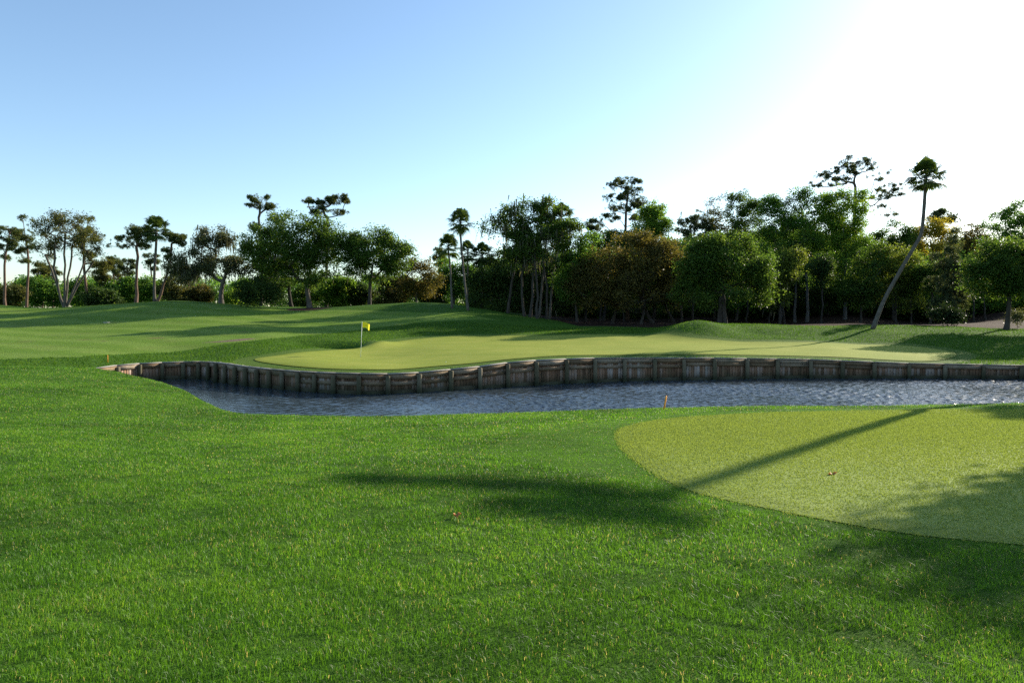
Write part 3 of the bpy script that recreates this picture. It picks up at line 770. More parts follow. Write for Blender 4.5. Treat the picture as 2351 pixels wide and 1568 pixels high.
    if style == 'leaf':
        c = np.repeat(cc, per, 0) + rng.normal(size=(nc_ * per, 3)) * clus * np.array([1, 1, .7])
        dr = unit(len(c)); dr[:, 2] = dr[:, 2] * .7 - .1; dr /= np.linalg.norm(dr, axis=1, keepdims=True)
        lsize *= 1.18
        l = rng.uniform(.6, 1.4, len(c)) * lsize; w_ = l * rng.uniform(.45, .7, len(c))
    else:                                               # needle tufts: brushes pointing outwards
        out = u / (np.linalg.norm(u, axis=1, keepdims=True) + 1e-9); out[:, 2] += .5
        dr = np.repeat(out, per, 0) * .55 + unit(nc_ * per); dr /= np.linalg.norm(dr, axis=1, keepdims=True)
        l = rng.uniform(.7, 1.2, nc_ * per) * lsize * 1.7; w_ = l * .16
        c = np.repeat(cc + rng.normal(size=(nc_, 3)) * .05, per, 0) + dr * l[:, None] * .5
    t = np.clip(np.repeat(ct, per) + rng.normal(0, .17, len(c)), 0, 1)
    V, q, t = leaf_quads(c, dr, l, w_, t)
    mesh_np('crown', V, q, LEAF[leaves], o, attrs={'tint': t})
    if moss:
        k = rng.choice(len(tg), moss); p = np.array(tg)[k] + rng.normal(size=(moss, 3)) * .35
        V, q, t = strands(p, rng.uniform(.4, 1.3, moss), rng.uniform(.03, .08, moss), rng.uniform(0, 1, moss))
        tag(mesh_np('hanging_moss', V, q, LEAF['moss'], o, attrs={'tint': t}), kind='stuff')
    return o
def palm(label, line, d, crown_r, rt, nf=38, group=None, deps=None, world=None, name='cabbage_palm', skirt=.15):
    nf = int(nf * .95); crown_r *= 1.04
    if world is None:
        dd = deps or [0] * len(line)
        P = [at(px, py, d + e) for (px, py), e in zip(line, dd)]
        f = P[0].copy(); f[2] = float(zt(f[:1], f[1:2])[0]) - .1; P[0] = f
    else: P = [np.array(p, float) for p in world]
    P = catmull(np.array(P), 5)
    o = empty(name, P[0], label, 'palm tree', group)
    m = MB(); n = len(P)
    rt *= .8
    rr = [rt * (1.35 - .35 * min(1, i / n * 7)) * (1 + .05 * math.sin(i * 2.1)) * (1 - .12 * i / n) for i in range(n)]
    m.tube(P, rr, 12); m.build('trunk', BARK['palm'], o, True)
    crown_r *= 1.3
    top = P[-1]; V, Q, T = [], [], []; nb_ = 0; tubes = MB()
    for i in range(nf):
        s = (i + .5) / nf; el = math.radians(85 - 128 * s ** .95 + rng.normal() * 8); az = i * 2.399 + rng.normal() * .2
        dirv = np.array([math.cos(az) * math.cos(el), math.sin(az) * math.cos(el), math.sin(el)])
        pl_ = crown_r * rng.uniform(.38, .6); fan = crown_r * rng.uniform(.5, .66)
        h0 = top + np.array([0, 0, -.35 * s + .1]); 
        mid = h0 + dirv * pl_ * .6 + np.array([0, 0, .04 * crown_r]); hub = h0 + dirv * pl_
        tubes.tube([h0, mid, hub], [.025, .02, .014], 4, .4, False)
        side = np.cross(dirv, [0, 0, 1.]); side /= np.linalg.norm(side) + 1e-9; upv = np.cross(side, dirv)
        nl = 20
        for j in range(nl):
            a = math.radians(-105 + 210 * j / (nl - 1)); ax = dirv * math.cos(a) + side * math.sin(a) + upv * (.22 - .3 * abs(a) / 1.8)
            ln = fan * (1 - .28 * abs(a) / 1.83) * rng.uniform(.85, 1.08); droop = np.array([0, 0, -1.]) * ln
            p0 = hub; p1 = hub + ax * ln * .55 + droop * .05; p2 = hub + ax * ln * .93 + droop * (.3 + .2 * rng.random())
            wv = np.cross(ax, upv); wv /= np.linalg.norm(wv) + 1e-9; wv = wv * ln * .058
            V += [p0 - wv * .4, p0 + wv * .4, p1 + wv, p1 - wv, p2]; Q.append([nb_, nb_ + 1, nb_ + 2, nb_ + 3]); T.append([nb_ + 3, nb_ + 2, nb_ + 4]); nb_ += 5
    # dead fronds hanging under the crown: a short skirt
    tint = np.clip(rng.normal(.45, .18, len(V) // 5), 0, 1); tint = np.repeat(tint, 5)
    c = mesh_np('crown', np.array(V), [np.array(Q), np.array(T)], LEAF['palm'], o, attrs={'tint': tint})
    st = tubes.build('frond_stalks', LEAF['palm'], o)
    return o

E = lambda *a: a
# --- left group behind the mound
palm('cabbage palm on the left mound between two leaning pines', [(355,690),(354,650),(356,600),(358.5,560),(359,528)], 86, 1.55, .2, 36, 'cabbage palms', deps=[0]*5)
tree('pine_tree', 'tall pine left of the mound palm, with a long low branch reaching left', (312,692), 87, [(318,530,36,13),(300,552,40,12),(276,566,22,6),(258,563,14,6),(322,566,26,9),(340,545,18,12)], 'pine', 'pine', .24, 15000, 26, .36, .5, .9, 80, (314,545), .62, lsize=.17, style='pine')
tree('pine_tree', 'pine leaning right beside the mound palm, flat crown spreading right', (361,690), 86, [(385,536,20,9),(404,548,26,12),(416,556,14,8),(380,575,16,7),(395,590,16,6)], 'pine', 'pine', .2, 11000, 20, .36, .5, .9, 70, (394,560), .55, curve=.05, lsize=.17, style='pine')
tree('deciduous_tree', 'broad sparse brownish tree with fan of bare limbs on a mulch ring at far left', (149,703), 86, [(150,530,64,44),(105,570,32,38),(195,560,40,34),(215,590,26,14),(88,610,14,16),(160,500,30,16)], 'olive', 'grey', .17, 16000, 70, .22, .75, 1., 700, (149,640), .4, lsize=.15, clus=.28, moss=80, stems=[(147,703,0,104,585),(148,703,.1,128,548),(149,703,-.1,150,535),(150,703,.15,172,545),(151,703,0,200,575),(152,703,.1,215,600)])
tree('pine_tree', 'slim pine at the left edge of the photo with ragged layered crown', (12,701), 90, [(15,530,34,9),(25,548,22,7),(10,570,20,8),(5,592,22,7),(30,560,14,10)], 'pine', 'pine', .2, 9000, 18, .36, .5, .9, 60, (22,535), .5, lsize=.17, style='pine')
tree('pine_tree', 'crooked pine behind the broad brown tree, small flat tuft at its tip', (60,701), 92, [(58,502,18,6),(48,508,10,5),(55,540,30,14),(70,560,24,12),(45,575,22,10),(60,598,20,9)], 'pine', 'pine', .2, 12000, 24, .36, .5, .9, 80, (54,512), .4, curve=.03, lsize=.17, style='pine')
tree('pine_tree', 'pine with pale reddish trunk just right of the broad brown tree', (203,700), 92, [(200,503,22,7),(196,525,26,12),(215,545,26,12),(235,608,30,16),(205,590,24,14)], 'olive', 'pine', .24, 12000, 22, .4, .55, .9, 70, (196,530), .45, lsize=.17, style='pine')
tree('oak_tree', 'gnarled mossy oak leaning right at the end of the left mound', (508,697), 86, [(480,560,46,30),(510,548,30,22),(445,600,48,30),(500,610,52,34),(420,625,36,26),(540,620,26,34),(400,590,22,16)], 'grey', 'grey', .38, 30000, 44, .36, .7, 1., 320, (520,625), .5, curve=-.06, lsize=.17, moss=900)
tree('pine_tree', 'tall twisted pine with sparse brown crown above the left side of the round green oak', (598,700), 96, [(598,458,30,9),(580,468,20,8),(622,474,16,8),(600,476,20,6),(585,520,14,8)], 'pine', 'grey', .26, 8000, 16, .36, .5, .9, 70, (594,500), .55, curve=.02, lsize=.19, style='pine')
tree('pine_tree', 'dark umbrella pine crown rising above the top of the round green oak', (748,700), 98, [(715,463,22,9),(745,468,26,9),(735,482,28,9),(775,460,30,11),(790,452,14,8),(775,488,24,6),(725,490,14,6)], 'pinedark', 'grey', .3, 15000, 26, .36, .5, .9, 80, (752,500), .6, lsize=.2, style='pine')
tree('oak_tree', 'biggest round dense green oak with pale trunk above red mulch', (711,707), 84, [(690,560,84,68),(620,585,60,56),(750,580,60,62),(680,525,70,36),(640,640,50,34),(790,600,32,46),(590,560,36,36),(700,640,60,34)], 'oak', 'grey', .38, 62000, 70, .52, .85, .85, 260, (712,620), .5, lsize=.19, moss=120, core=.5)
tree('oak_tree', 'spreading green oak right of the biggest round oak, dark limbs showing', (848,701), 84, [(860,575,66,44),(820,590,40,50),(905,595,44,42),(850,545,44,24),(925,590,28,28),(870,625,50,26)], 'oak', 'dark', .27, 36000, 50, .46, .8, .9, 260, (856,610), .45, curve=-.02, lsize=.18, core=.5)
tree('oak_tree', 'dark trunked oak half hidden at the left flank of the biggest oak', (669,701), 88, [(640,640,50,30),(610,620,40,34),(668,620,30,24)], 'dark', 'dark', .3, 14000, 22, .5, .8, .9, 70, (662,640), .5, lsize=.19)
tree('shrub', 'dark dense bush reaching the ground left of the biggest oak', (592,704), 82, [(592,672,44,30),(560,684,22,18),(630,680,26,22)], 'dark', 'dark', .08, 16000, 20, .55, .8, .9, 40, (592,680), .2, lsize=.16, cat='bush')
tree('shrub', 'small yellow green bush beside the foot of the mossy oak', (536,698), 90, [(536,680,20,17),(524,690,10,9)], 'lime', 'dark', .05, 4500, 10, .5, .8, .9, 30, (536,688), .2, lsize=.16, cat='bush')
tree('deciduous_tree', 'brownish thin leaved tree between the right green oak and the slim palms', (955,698), 92, [(958,640,40,44),(930,665,28,30),(985,650,30,40),(960,610,28,18)], 'rust', 'grey', .22, 17000, 40, .4, .75, .9, 240, (958,650), .3, lsize=.17)
tree('deciduous_tree', 'bright green rounded tree behind the three slim palms', (1040,704), 100, [(1030,625,36,28),(1065,640,30,30),(1010,645,22,26),(1045,665,36,26)], 'green', 'grey', .25, 18000, 26, .5, .8, .9, 80, (1040,650), .4, lsize=.2)
tree('pine_tree', 'small dark pine top behind the shorter slim palm', (1012,704), 108, [(1012,575,16,8),(1004,590,16,8),(1020,600,14,8),(1010,610,16,8)], 'pinedark', 'dark', .16, 5500, 12, .4, .6, .9, 40, (1012,590), .6, lsize=.22, style='pine')
# --- slim palms in the middle
G = 'cabbage palms'
palm('shorter slim palm standing left of the tallest middle palm', [(1038,704),(1036,660),(1034,620),(1031,590),(1029,565)], 74, 1.22, .13, 32, G)
palm('tallest slim palm of the middle trio, trunk bowed left', [(1075,708),(1068,660),(1062,600),(1058,550),(1057,508)], 73, 1.25, .15, 36, G)
palm('low palm peeking out right of the tallest middle palm', [(1074,706),(1074,660),(1074,620),(1074,578)], 80, 1.1, .13, 30, G)
palm('dark palm merging into the trees right of the middle trio', [(1106,708),(1107,660),(1107,620),(1107,585)], 80, 1.25, .14, 34, G)
palm('palm crown sticking out at the right shoulder of the mossy tree group', [(1262,735),(1268,650),(1280,560),(1288,500)], 77, 1.5, .16, 34, G)
palm('palm crown buried in the middle of the mossy tree group', [(1238,735),(1245,650),(1252,580),(1256,522)], 77, 1.5, .16, 34, G)
# --- central tree group
tree('oak_tree', 'tall mossy laurel oak group with several straight dark trunks left of the hollow', (1217,737), 75, [(1150,525,42,30),(1185,485,30,18),(1215,495,34,32),(1255,478,34,18),(1290,540,34,40),(1240,545,60,46),(1190,570,46,36),(1310,522,22,16),(1140,500,20,12),(1225,600,60,30)], 'oak', 'dark', .2, 42000, 80, .33, .8, .8, 420, (1220,560), .45, lsize=.17, moss=1100, stems=[(1166,731,2),(1204,733,0),(1217,737,0),(1233,738,-1),(1255,740,1)], core=.5)
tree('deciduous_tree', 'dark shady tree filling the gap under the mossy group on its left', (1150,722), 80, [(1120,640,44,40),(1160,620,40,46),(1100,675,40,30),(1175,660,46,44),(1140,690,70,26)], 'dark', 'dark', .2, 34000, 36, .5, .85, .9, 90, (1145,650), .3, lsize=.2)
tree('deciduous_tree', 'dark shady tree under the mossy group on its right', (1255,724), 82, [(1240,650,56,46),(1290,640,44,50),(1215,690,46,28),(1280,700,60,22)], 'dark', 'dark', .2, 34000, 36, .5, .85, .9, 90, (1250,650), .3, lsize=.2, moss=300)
tree('deciduous_tree', 'mid green tree between the mossy group and the rust coloured tree', (1325,748), 76, [(1325,620,38,40),(1300,660,32,34),(1345,590,26,24),(1335,670,34,32),(1350,560,30,22)], 'green', 'dark', .2, 24000, 34, .48, .85, .9, 80, (1325,640), .4, lsize=.18)
tree('pine_tree', 'tall pine with tiered crown rising behind the rust coloured tree', (1441,735), 96, [(1436,418,38,9),(1410,428,24,7),(1450,440,28,10),(1415,455,34,11),(1465,462,26,9),(1435,478,44,11),(1400,500,24,9),(1366,516,26,14),(1392,540,30,9),(1462,500,26,9)], 'pinedark', 'pine', .3, 30000, 60, .3, .5, .9, 160, (1441,450), .6, lsize=.19, style='pine')
tree('deciduous_tree', 'rounded green tree at the right shoulder of the tiered pine', (1500,740), 93, [(1500,505,34,32),(1525,525,22,20),(1485,530,32,28),(1505,480,20,14)], 'lime', 'dark', .25, 18000, 30, .42, .85, .9, 90, (1498,530), .5, lsize=.19)
tree('deciduous_tree', 'dark green tree left below the tiered pine', (1385,740), 90, [(1380,555,34,20),(1420,560,36,22),(1360,580,26,22),(1450,545,36,20)], 'oak', 'dark', .22, 16000, 26, .45, .8, .9, 70, (1400,580), .5, lsize=.19)
tree('deciduous_tree', 'huge rust brown domed tree on several dark stems', (1472,748), 75, [(1440,620,110,66),(1500,600,80,56),(1380,650,74,52),(1540,640,50,64),(1450,575,76,38),(1350,670,52,40),(1450,684,130,32),(1540,690,50,28)], 'rust', 'dark', .24, 76000, 130, .38, .8, .75, 420, (1470,660), .35, lsize=.17, stems=[(1405,744,3),(1472,748,0),(1500,746,2),(1548,744,3)], core=.55)
tree('deciduous_tree', 'green tree filling the notch between the rust dome and the forked tree', (1565,744), 82, [(1568,610,34,44),(1555,650,40,44),(1590,580,30,30)], 'green', 'dark', .18, 17000, 34, .4, .85, .9, 100, (1566,640), .4, lsize=.18)
tree('deciduous_tree', 'olive green tree low between the forked tree and the tall green trees', (1790,744), 80, [(1790,640,40,44),(1815,600,34,34),(1775,690,40,24)], 'olive2', 'dark', .18, 17000, 40, .36, .85, .9, 110, (1792,640), .4, lsize=.18, moss=120)
tree('deciduous_tree', 'shaded green tree between the tallest green tree and the leaning palm foot', (1975,744), 84, [(1990,640,40,50),(1965,680,46,34),(2005,590,34,34)], 'oak', 'dark', .18, 17000, 36, .4, .85, .9, 100, (1985,640), .4, lsize=.18)
# --- right wood
tree('oak_tree', 'wide mid green tree with a forked trunk behind the grass hillock', (1658,745), 70.5, [(1660,610,96,56),(1600,615,52,46),(1722,625,60,46),(1640,572,50,30),(1690,570,44,34),(1650,680,104,24),(1762,672,34,26),(1590,660,40,30)], 'oak', 'dark', .3, 64000, 110, .42, .82, .8, 260, (1660,650), .4, lsize=.17, core=.5, stems=[(1652,745,0),(1664,745,0)])
tree('pine_tree', 'blackish bushy pine left of the open crowned green tree', (1590,735), 98, [(1575,520,26,18),(1605,500,22,18),(1625,520,24,22),(1600,535,40,20),(1562,500,10,10)], 'pinedark', 'dark', .2, 15000, 28, .38, .7, .9, 70, (1595,520), .6, lsize=.2, style='pine')
tree('deciduous_tree', 'open crowned green tree letting sky through, behind the forked tree', (1690,735), 96, [(1705,470,34,28),(1730,480,24,22),(1690,500,26,26),(1720,520,34,26),(1680,460,16,14),(1700,550,40,26)], 'oak', 'pale', .2, 19000, 60, .27, .8, .9, 260, (1690,540), .45, curve=.03, lsize=.17)
tree('deciduous_tree', 'thin half bare tree between the blackish pine and the open crowned tree', (1640,735), 97, [(1642,490,20,30),(1655,520,24,26),(1630,470,12,18),(1652,455,10,12)], 'olive', 'pale', .15, 3500, 30, .26, .8, .9, 240, (1645,540), .45, lsize=.16)
tree('deciduous_tree', 'tall green tree with bright upper leaves left of the sparse pine', (1835,744), 93, [(1810,480,60,42),(1850,470,50,36),(1780,520,46,44),(1850,540,66,48),(1800,590,56,44),(1860,610,60,44),(1770,480,26,24),(1750,560,30,36)], 'green', 'pale', .26, 56000, 100, .38, .85, .8, 320, (1840,560), .4, lsize=.18, stems=[(1825,742,0),(1853,742,-1),(1790,742,3)], core=.5, moss=160)
tree('deciduous_tree', 'tallest bright green tree just left of the leaning palm', (1940,744), 92, [(1950,500,48,46),(1920,460,34,30),(1965,470,26,40),(1900,540,46,50),(1960,560,44,46),(1930,620,60,44),(1885,480,24,34),(1975,620,30,40)], 'lime', 'pale', .26, 54000, 100, .38, .85, .8, 300, (1940,570), .4, lsize=.18, core=.5)
tree('deciduous_tree', 'dark low tree whose trunks fill the shade under the two bright green trees', (1870,742), 98, [(1860,660,70,34),(1780,670,60,30),(1950,665,56,34),(1820,640,60,36),(1740,690,60,26),(1900,694,80,24),(2000,690,40,26)], 'dark', 'dark', .18, 40000, 70, .5, .85, .9, 110, (1870,670), .35, lsize=.2, stems=[(1760,742,1),(1900,742,1),(1985,740,2)])
tree('pine_tree', 'airy tall pine against the white sky with long branches reaching right', (1962,740), 104, [(1962,372,40,12),(1940,392,34,14),(1985,385,34,12),(1925,415,30,14),(2030,395,22,5),(2045,432,36,11),(2020,450,38,10),(2060,446,26,8),(2050,490,30,8),(2020,478,26,8),(1890,405,26,12),(2010,410,22,8),(1880,422,24,10)], 'pinedark', 'pine', .34, 20000, 70, .26, .5, .9, 260, (1964,430), .55, lsize=.2, style='pine')
palm('tall leaning palm with crooked trunk at the edge of the mulch on the right', [(2003,751),(2031,686.6),(2069,618),(2096,572),(2114,539),(2119.6,500.7),(2123.6,446),(2126,405)], 61, 1.42, .2, 44, G)
tree('deciduous_tree', 'dark green tree behind the bend of the leaning palm', (2050,740), 97, [(2050,540,44,30),(2020,570,36,34),(2075,565,34,26),(2045,600,50,34)], 'oak', 'dark', .24, 20000, 36, .42, .85, .9, 90, (2045,580), .45, lsize=.19)
tree('deciduous_tree', 'loose yellow green tree standing behind the lower leaning palm trunk', (2058,744), 84, [(2060,620,54,44),(2030,660,44,40),(2090,665,40,36),(2050,590,44,28),(2075,696,44,20)], 'olive2', 'dark', .16, 22000, 60, .32, .85, .85, 200, (2055,650), .4, lsize=.17)
tree('deciduous_tree', 'yellow leaved tree right of the bend in the leaning palm', (2140,742), 99, [(2130,525,32,24),(2165,530,30,24),(2140,555,46,26),(2110,545,18,20)], 'yellow', 'grey', .2, 14000, 44, .3, .8, .9, 200, (2140,560), .45, lsize=.18)
tree('pine_tree', 'dark domed pine top behind the yellow leaved tree', (2165,735), 112, [(2165,497,30,13),(2150,506,22,10),(2185,508,18,9)], 'pinedark', 'dark', .3, 8000, 12, .5, .6, .9, 30, (2165,510), .7, lsize=.24, style='pine')
tree('deciduous_tree', 'reddish brown tree between the yellow tree and the far right greens', (2225,742), 99, [(2225,540,34,24),(2245,560,34,28),(2205,570,34,30),(2230,600,50,34)], 'rust', 'dark', .2, 16000, 44, .33, .8, .9, 160, (2225,580), .45, lsize=.18)
tree('deciduous_tree', 'green tree rising at the upper right edge of the photo', (2310,742), 97, [(2300,515,44,24),(2340,500,40,30),(2370,530,40,40),(2290,545,40,22),(2345,470,20,14)], 'green', 'dark', .25, 22000, 44, .38, .85, .9, 120, (2320,560), .5, lsize=.18)
tree('pine_tree', 'dark cone shaped conifer with visible trunk standing before the yellow tree', (2187,743), 76, [(2185,565,24,20),(2175,600,38,22),(2200,620,40,22),(2165,650,46,22),(2200,670,44,24),(2175,700,46,20),(2190,540,12,14)], 'pinedark', 'dark', .22, 30000, 60, .36, .7, .9, 120, (2188,570), .3, lsize=.18, style='pine')
tree('deciduous_tree', 'large shady round tree with dark straight trunk at the right edge', (2310,747), 61.5, [(2310,620,84,66),(2270,640,56,52),(2350,620,66,66),(2300,580,60,34),(2400,630,60,60)], 'oak', 'dark', .26, 50000, 80, .42, .85, .8, 200, (2315,640), .4, lsize=.16, core=.5)
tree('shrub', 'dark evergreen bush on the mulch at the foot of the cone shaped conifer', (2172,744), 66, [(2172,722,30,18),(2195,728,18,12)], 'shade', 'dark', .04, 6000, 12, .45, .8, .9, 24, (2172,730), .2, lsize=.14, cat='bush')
tree('shrub', 'pale sunlit small shrub by the trunk of the right edge tree', (2336,746), 63.6, [(2336,731,15,12)], 'grey', 'dark', .03, 2200, 8, .35, .8, .9, 24, (2336,738), .2, lsize=.11, cat='bush')
# slim trunks in the shade of the right wood, each its own young tree
sp = [(1378,743,88,'dark'),(1432,743,90,'dark'),(1590,743,80,'dark'),(1715,743,86,'dark'),(1765,743,82,'dark'),(1802,743,88,'dark'),(1885,743,84,'dark'),(2092,743,84,'dark'),(2135,743,82,'dark'),(2235,743,84,'dark'),(2262,743,86,'dark'),(1345,743,84,'dark')]
dsc = ['leftmost slim grey young tree on the mulch by the hollow','slim dark young tree left of the rust tree stems','pale young tree between the rust tree and the forked tree','dark young tree just right of the forked trunk','grey young tree well right of the forked trunk','dark young tree left of the twin pale trunks','slim grey tree between the twin pale trunks and the tallest green tree','dark young tree right of the leaning palm foot','slim grey tree left of the dark evergreen bush','grey trunked tree right of the cone shaped conifer','dark young tree left of the right edge tree trunk','small dark tree at the edge of the hollow behind the green']
for (px, py, d, bk), ds in zip(sp, dsc):
    h_ = random.uniform(95, 130)
    tree('young_tree', ds, (px, py), d, [(px, py - h_, 26, 24), (px + random.uniform(-12, 12), py - h_ * .75, 22, 16)], random.choice(['oak', 'dark', 'green']), bk, random.uniform(.10, .17), 7000, 14, .42, .85, .9, 40, (px + random.uniform(-5, 5), py - h_ * .8), .6, curve=random.uniform(-.03, .03), lsize=.18, group='young trees in the shade of the right wood')
# far pines on the left, between the trunks
fp = [(240,640,104),(262,618,110),(292,612,112),(412,632,110),(432,640,118),(345,612,116),(225,628,120),(95,620,112),(120,632,120),(275,640,124)]
lb = ['small far pine right of the broad brown tree','far pine in the gap left of the tall branching pine','far pine directly behind the tall branching pine','far pine right of the leaning mound pine','low far pine just left of the mossy oak','far pine behind the mound palm trunk','hazy far pine behind the pale reddish trunk','far pine behind the left limbs of the broad brown tree','far pine behind the trunk of the broad brown tree','lowest far pine between the broad brown tree and the tall branching pine']
for (px, py, d), l_ in zip(fp, lb):
    ty = py - random.uniform(10, 26)
    tree('pine_tree', l_, (px, 700), d, [(px, ty, 16, 6), (px + 8, ty + 12, 16, 6), (px - 8, ty + 16, 16, 6), (px + 3, ty + 27, 14, 6)], random.choice(['pine', 'pinedark', 'olive']), 'pine', .18, 4500, 12, .42, .5, .9, 36, (px, ty + 10), .6, lsize=.24, style='pine', group='far pines on the left')
# low bushes of the left background, countable masses
lbz = [((20,700),96,[(20,672,36,22)],'olive'),((95,700),100,[(95,664,44,26),(120,672,30,20)],'green'),((190,700),104,[(190,668,40,24)],'green'),((232,700),92,[(232,682,34,16)],'dark'),((285,697),104,[(285,662,36,26),(268,672,26,20)],'green'),((345,695),106,[(345,664,40,22)],'green'),((400,695),98,[(400,666,34,24)],'olive'),((455,697),100,[(455,676,34,18)],'rust'),((565,700),102,[(565,666,28,20)],'green'),
       ((770,704),96,[(770,668,44,28)],'lime'),((825,703),98,[(825,672,40,26)],'dark'),((900,700),96,[(900,664,44,30)],'olive'),((985,700),100,[(985,672,40,26)],'dark'),((690,706),98,[(720,672,44,28)],'oak')]
ll = ['olive bush at the left edge under the slim pine','green thicket bush left of the broad brown trunk','green bush right of the broad brown trunk','dark low bush right of the pale reddish trunk','bright green bush in the gap left of the branching pine','green bush behind the mound palm foot','olive bush right of the leaning mound pine','brownish bush under the mossy oak limbs','green bush between the mossy oak and the dark bush','yellow green bush seen between the two green oaks','dark bush behind the foot of the spreading oak','olive bush right of the spreading oak trunk','dark bush below the brownish tree by the palms','green bush behind the pale trunk of the biggest oak']
for (bs, d, el, lf), l_ in zip(lbz, ll):
    tree('shrub', l_, bs, d, el + [(bs[0] + random.uniform(-10, 10), bs[1] - 6, 34, 12)], lf, 'dark', .08, 12000, 22, .5, .8, .7, 40, (bs[0], bs[1] - 20), .2, lsize=.22, cat='bush', group='bushes behind the left mound')
# --- trees outside the frame that throw the shadows on the near lawn and green
SV = np.array([math.sin(R(52)) * math.cos(R(21.5)), math.cos(R(52)) * math.cos(R(21.5)), math.sin(R(21.5))])
def cast(px, py, h):
    q0 = hit(px, py); return q0 + SV * (h / SV[2])
def to_px(p): return CX + F * p[0] / (p[1] * cp_ - (p[2] - EYE) * sp_), CY - F * ((p[2] - EYE) * cp_ + p[1] * sp_) / (p[1] * cp_ - (p[2] - EYE) * sp_)
foot_ = np.array([33.6, 32.5, 0.]); foot_[2] = float(zt(foot_[:1], foot_[1:2])[0]) - .1
line_ = [foot_] + [cast(*q_) for q_ in ((2190, 934, 3.5), (2110, 946, 6.), (1960, 992, 8.), (1780, 1052, 10.), (1600, 1112, 11.8), (1500, 1143, 12.8))]
pads = [(870,1102,13.6),(960,1106,13.4),(1060,1110,13.2),(1160,1114,13.2),(1270,1118,13.),(1370,1128,13.),(1180,1164,12.6),(1280,1174,12.5),(1380,1183,12.4),(1470,1188,12.4),(1540,1194,12.2),(1440,1140,12.8),(1330,1146,12.8),(810,1098,13.6)]
o = empty('pine_tree', foot_, 'unseen tall pine beyond the right edge, stem and crown shaped to cast the shadow crossing the near green', 'tree')  # unseen tree, stem and flat crown pads shaped to lay the wanted shadow
PD = [cast(*q_) for q_ in pads]
v, q = tubes_from(*skeleton(list(catmull(np.array(line_), 4)), PD, .17, .9, .04)); mesh_np('trunk', v, q, BARK['pine'], o, smooth=True)
nn_ = 9000; kk = rng.integers(0, len(PD), nn_); c = np.array(PD)[kk] + rng.normal(size=(nn_, 3)) * np.array([.15, .15, .03])
dr = unit(nn_); dr[:, 2] = abs(dr[:, 2]) * .4; dr /= np.linalg.norm(dr, axis=1, keepdims=True); l = rng.uniform(.12, .28, nn_)
V, q, t = leaf_quads(c, dr, l, l * .18, rng.uniform(0, 1, nn_)); mesh_np('crown', V, q, LEAF['pine'], o, attrs={'tint': t})
c_ = cast(2610, 1195, 6.2)
u_, v_ = to_px(c_)
tree('oak_tree', 'green tree beyond the right edge that shades the near green', (u_, v_ + 300), c_[1], [(u_, v_, 150, 110), (u_ + 120, v_ - 60, 140, 100), (u_ + 40, v_ + 60, 190, 70)], 'oak', 'grey', .25, 24000, 44, .36, .8, .9, 80, (u_, v_ + 40), .6, lsize=.15)
c_ = cast(2390, 946, 14.)
u_, v_ = to_px(c_)
tree('pine_tree', 'pine beyond the right edge that shades the rim of the near green', (u_, v_ + 300), c_[1], [(u_, v_, 70, 22), (u_ + 50, v_ - 40, 60, 18), (u_ - 40, v_ + 40, 50, 16)], 'pine', 'pine', .25, 9000, 34, .36, .5, .9, 80, (u_, v_), .6, lsize=.17, style='pine')

tree('deciduous_tree', 'tall green tree beyond the right edge shading the end of the far green', (2500,752), 58, [(2490,600,84,80),(2540,640,80,60),(2470,560,50,44)], 'oak', 'dark', .28, 26000, 60, .42, .85, .8, 160, (2495,630), .4, lsize=.18)
tree('deciduous_tree', 'second green tree beyond the right edge behind the mulch', (2640,750), 66, [(2640,600,110,90),(2600,650,90,60)], 'oak', 'dark', .28, 24000, 60, .42, .85, .8, 140, (2640,630), .4, lsize=.18)
# --- undergrowth and far wood: masses nobody could count
def mass(name, label, curve_, lf, n, size, dspread):
    """curve_: list of (px, ytop, ybottom, d)"""
    cv = np.array(curve_, float); px = rng.uniform(cv[0, 0], cv[-1, 0], n)
    top = np.interp(px, cv[:, 0], cv[:, 1]); bot = np.interp(px, cv[:, 0], cv[:, 2]); d = np.interp(px, cv[:, 0], cv[:, 3]) + rng.uniform(0, dspread, n)
    lump = np.array([math.sin(p * .11) + math.sin(p * .047 + 1) + .6 * math.sin(p * .31 + 2) for p in px])
    top = top + lump * 7
    py = top + (bot - top) * rng.uniform(0, 1, n) ** 1.15
    cxs, bz_ = np.vectorize(ray)(px, py)
    c0 = np.stack([cxs * d, d, EYE + bz_ * d], -1)
    gz = zt(c0[:, 0], c0[:, 1]); c0[:, 2] = np.maximum(c0[:, 2], gz + .1)
    per = 12; c = np.repeat(c0, per, 0) + rng.normal(size=(n * per, 3)) * .45
    t = np.clip(np.repeat(.45 + .12 * np.sin(px * .23) + rng.normal(0, .12, n), per) + rng.normal(0, .08, n * per), 0, 1)
    dr = unit(len(c)); l = rng.uniform(.7, 1.3, len(c)) * size
    V, q, t = leaf_quads(c, dr, l, l * .6, t)
    tag(mesh_np(name, V, q, LEAF[lf], attrs={'tint': t}), label, 'undergrowth', kind='stuff')
mass('far_wood', 'hazy line of distant trees behind the left mound', [(-120,652,704,130),(200,650,704,130),(420,655,700,130),(560,640,704,130),(700,640,706,125),(1000,645,706,125),(1100,640,712,120)], 'green', 7000, .42, 25)
mass('undergrowth', 'dark undergrowth closing the view through the right wood', [(1080,620,716,102),(1180,600,722,106),(1300,590,728,108),(1400,575,734,108),(1550,560,738,108),(1700,540,738,108),(1850,525,738,108),(2000,560,738,108),(2150,570,738,108),(2300,560,738,108),(2480,560,738,108)], 'oak', 30000, .4, 26)
mass('woodland_canopy', 'shaded green foliage filling the gaps between the crowns of the right wood', [(1280,610,690,88),(1400,600,694,90),(1560,590,700,90),(1700,590,704,90),(1850,580,704,104),(2000,590,704,100),(2150,600,704,92),(2300,600,704,92),(2480,600,704,90)], 'green', 9500, .3, 8)
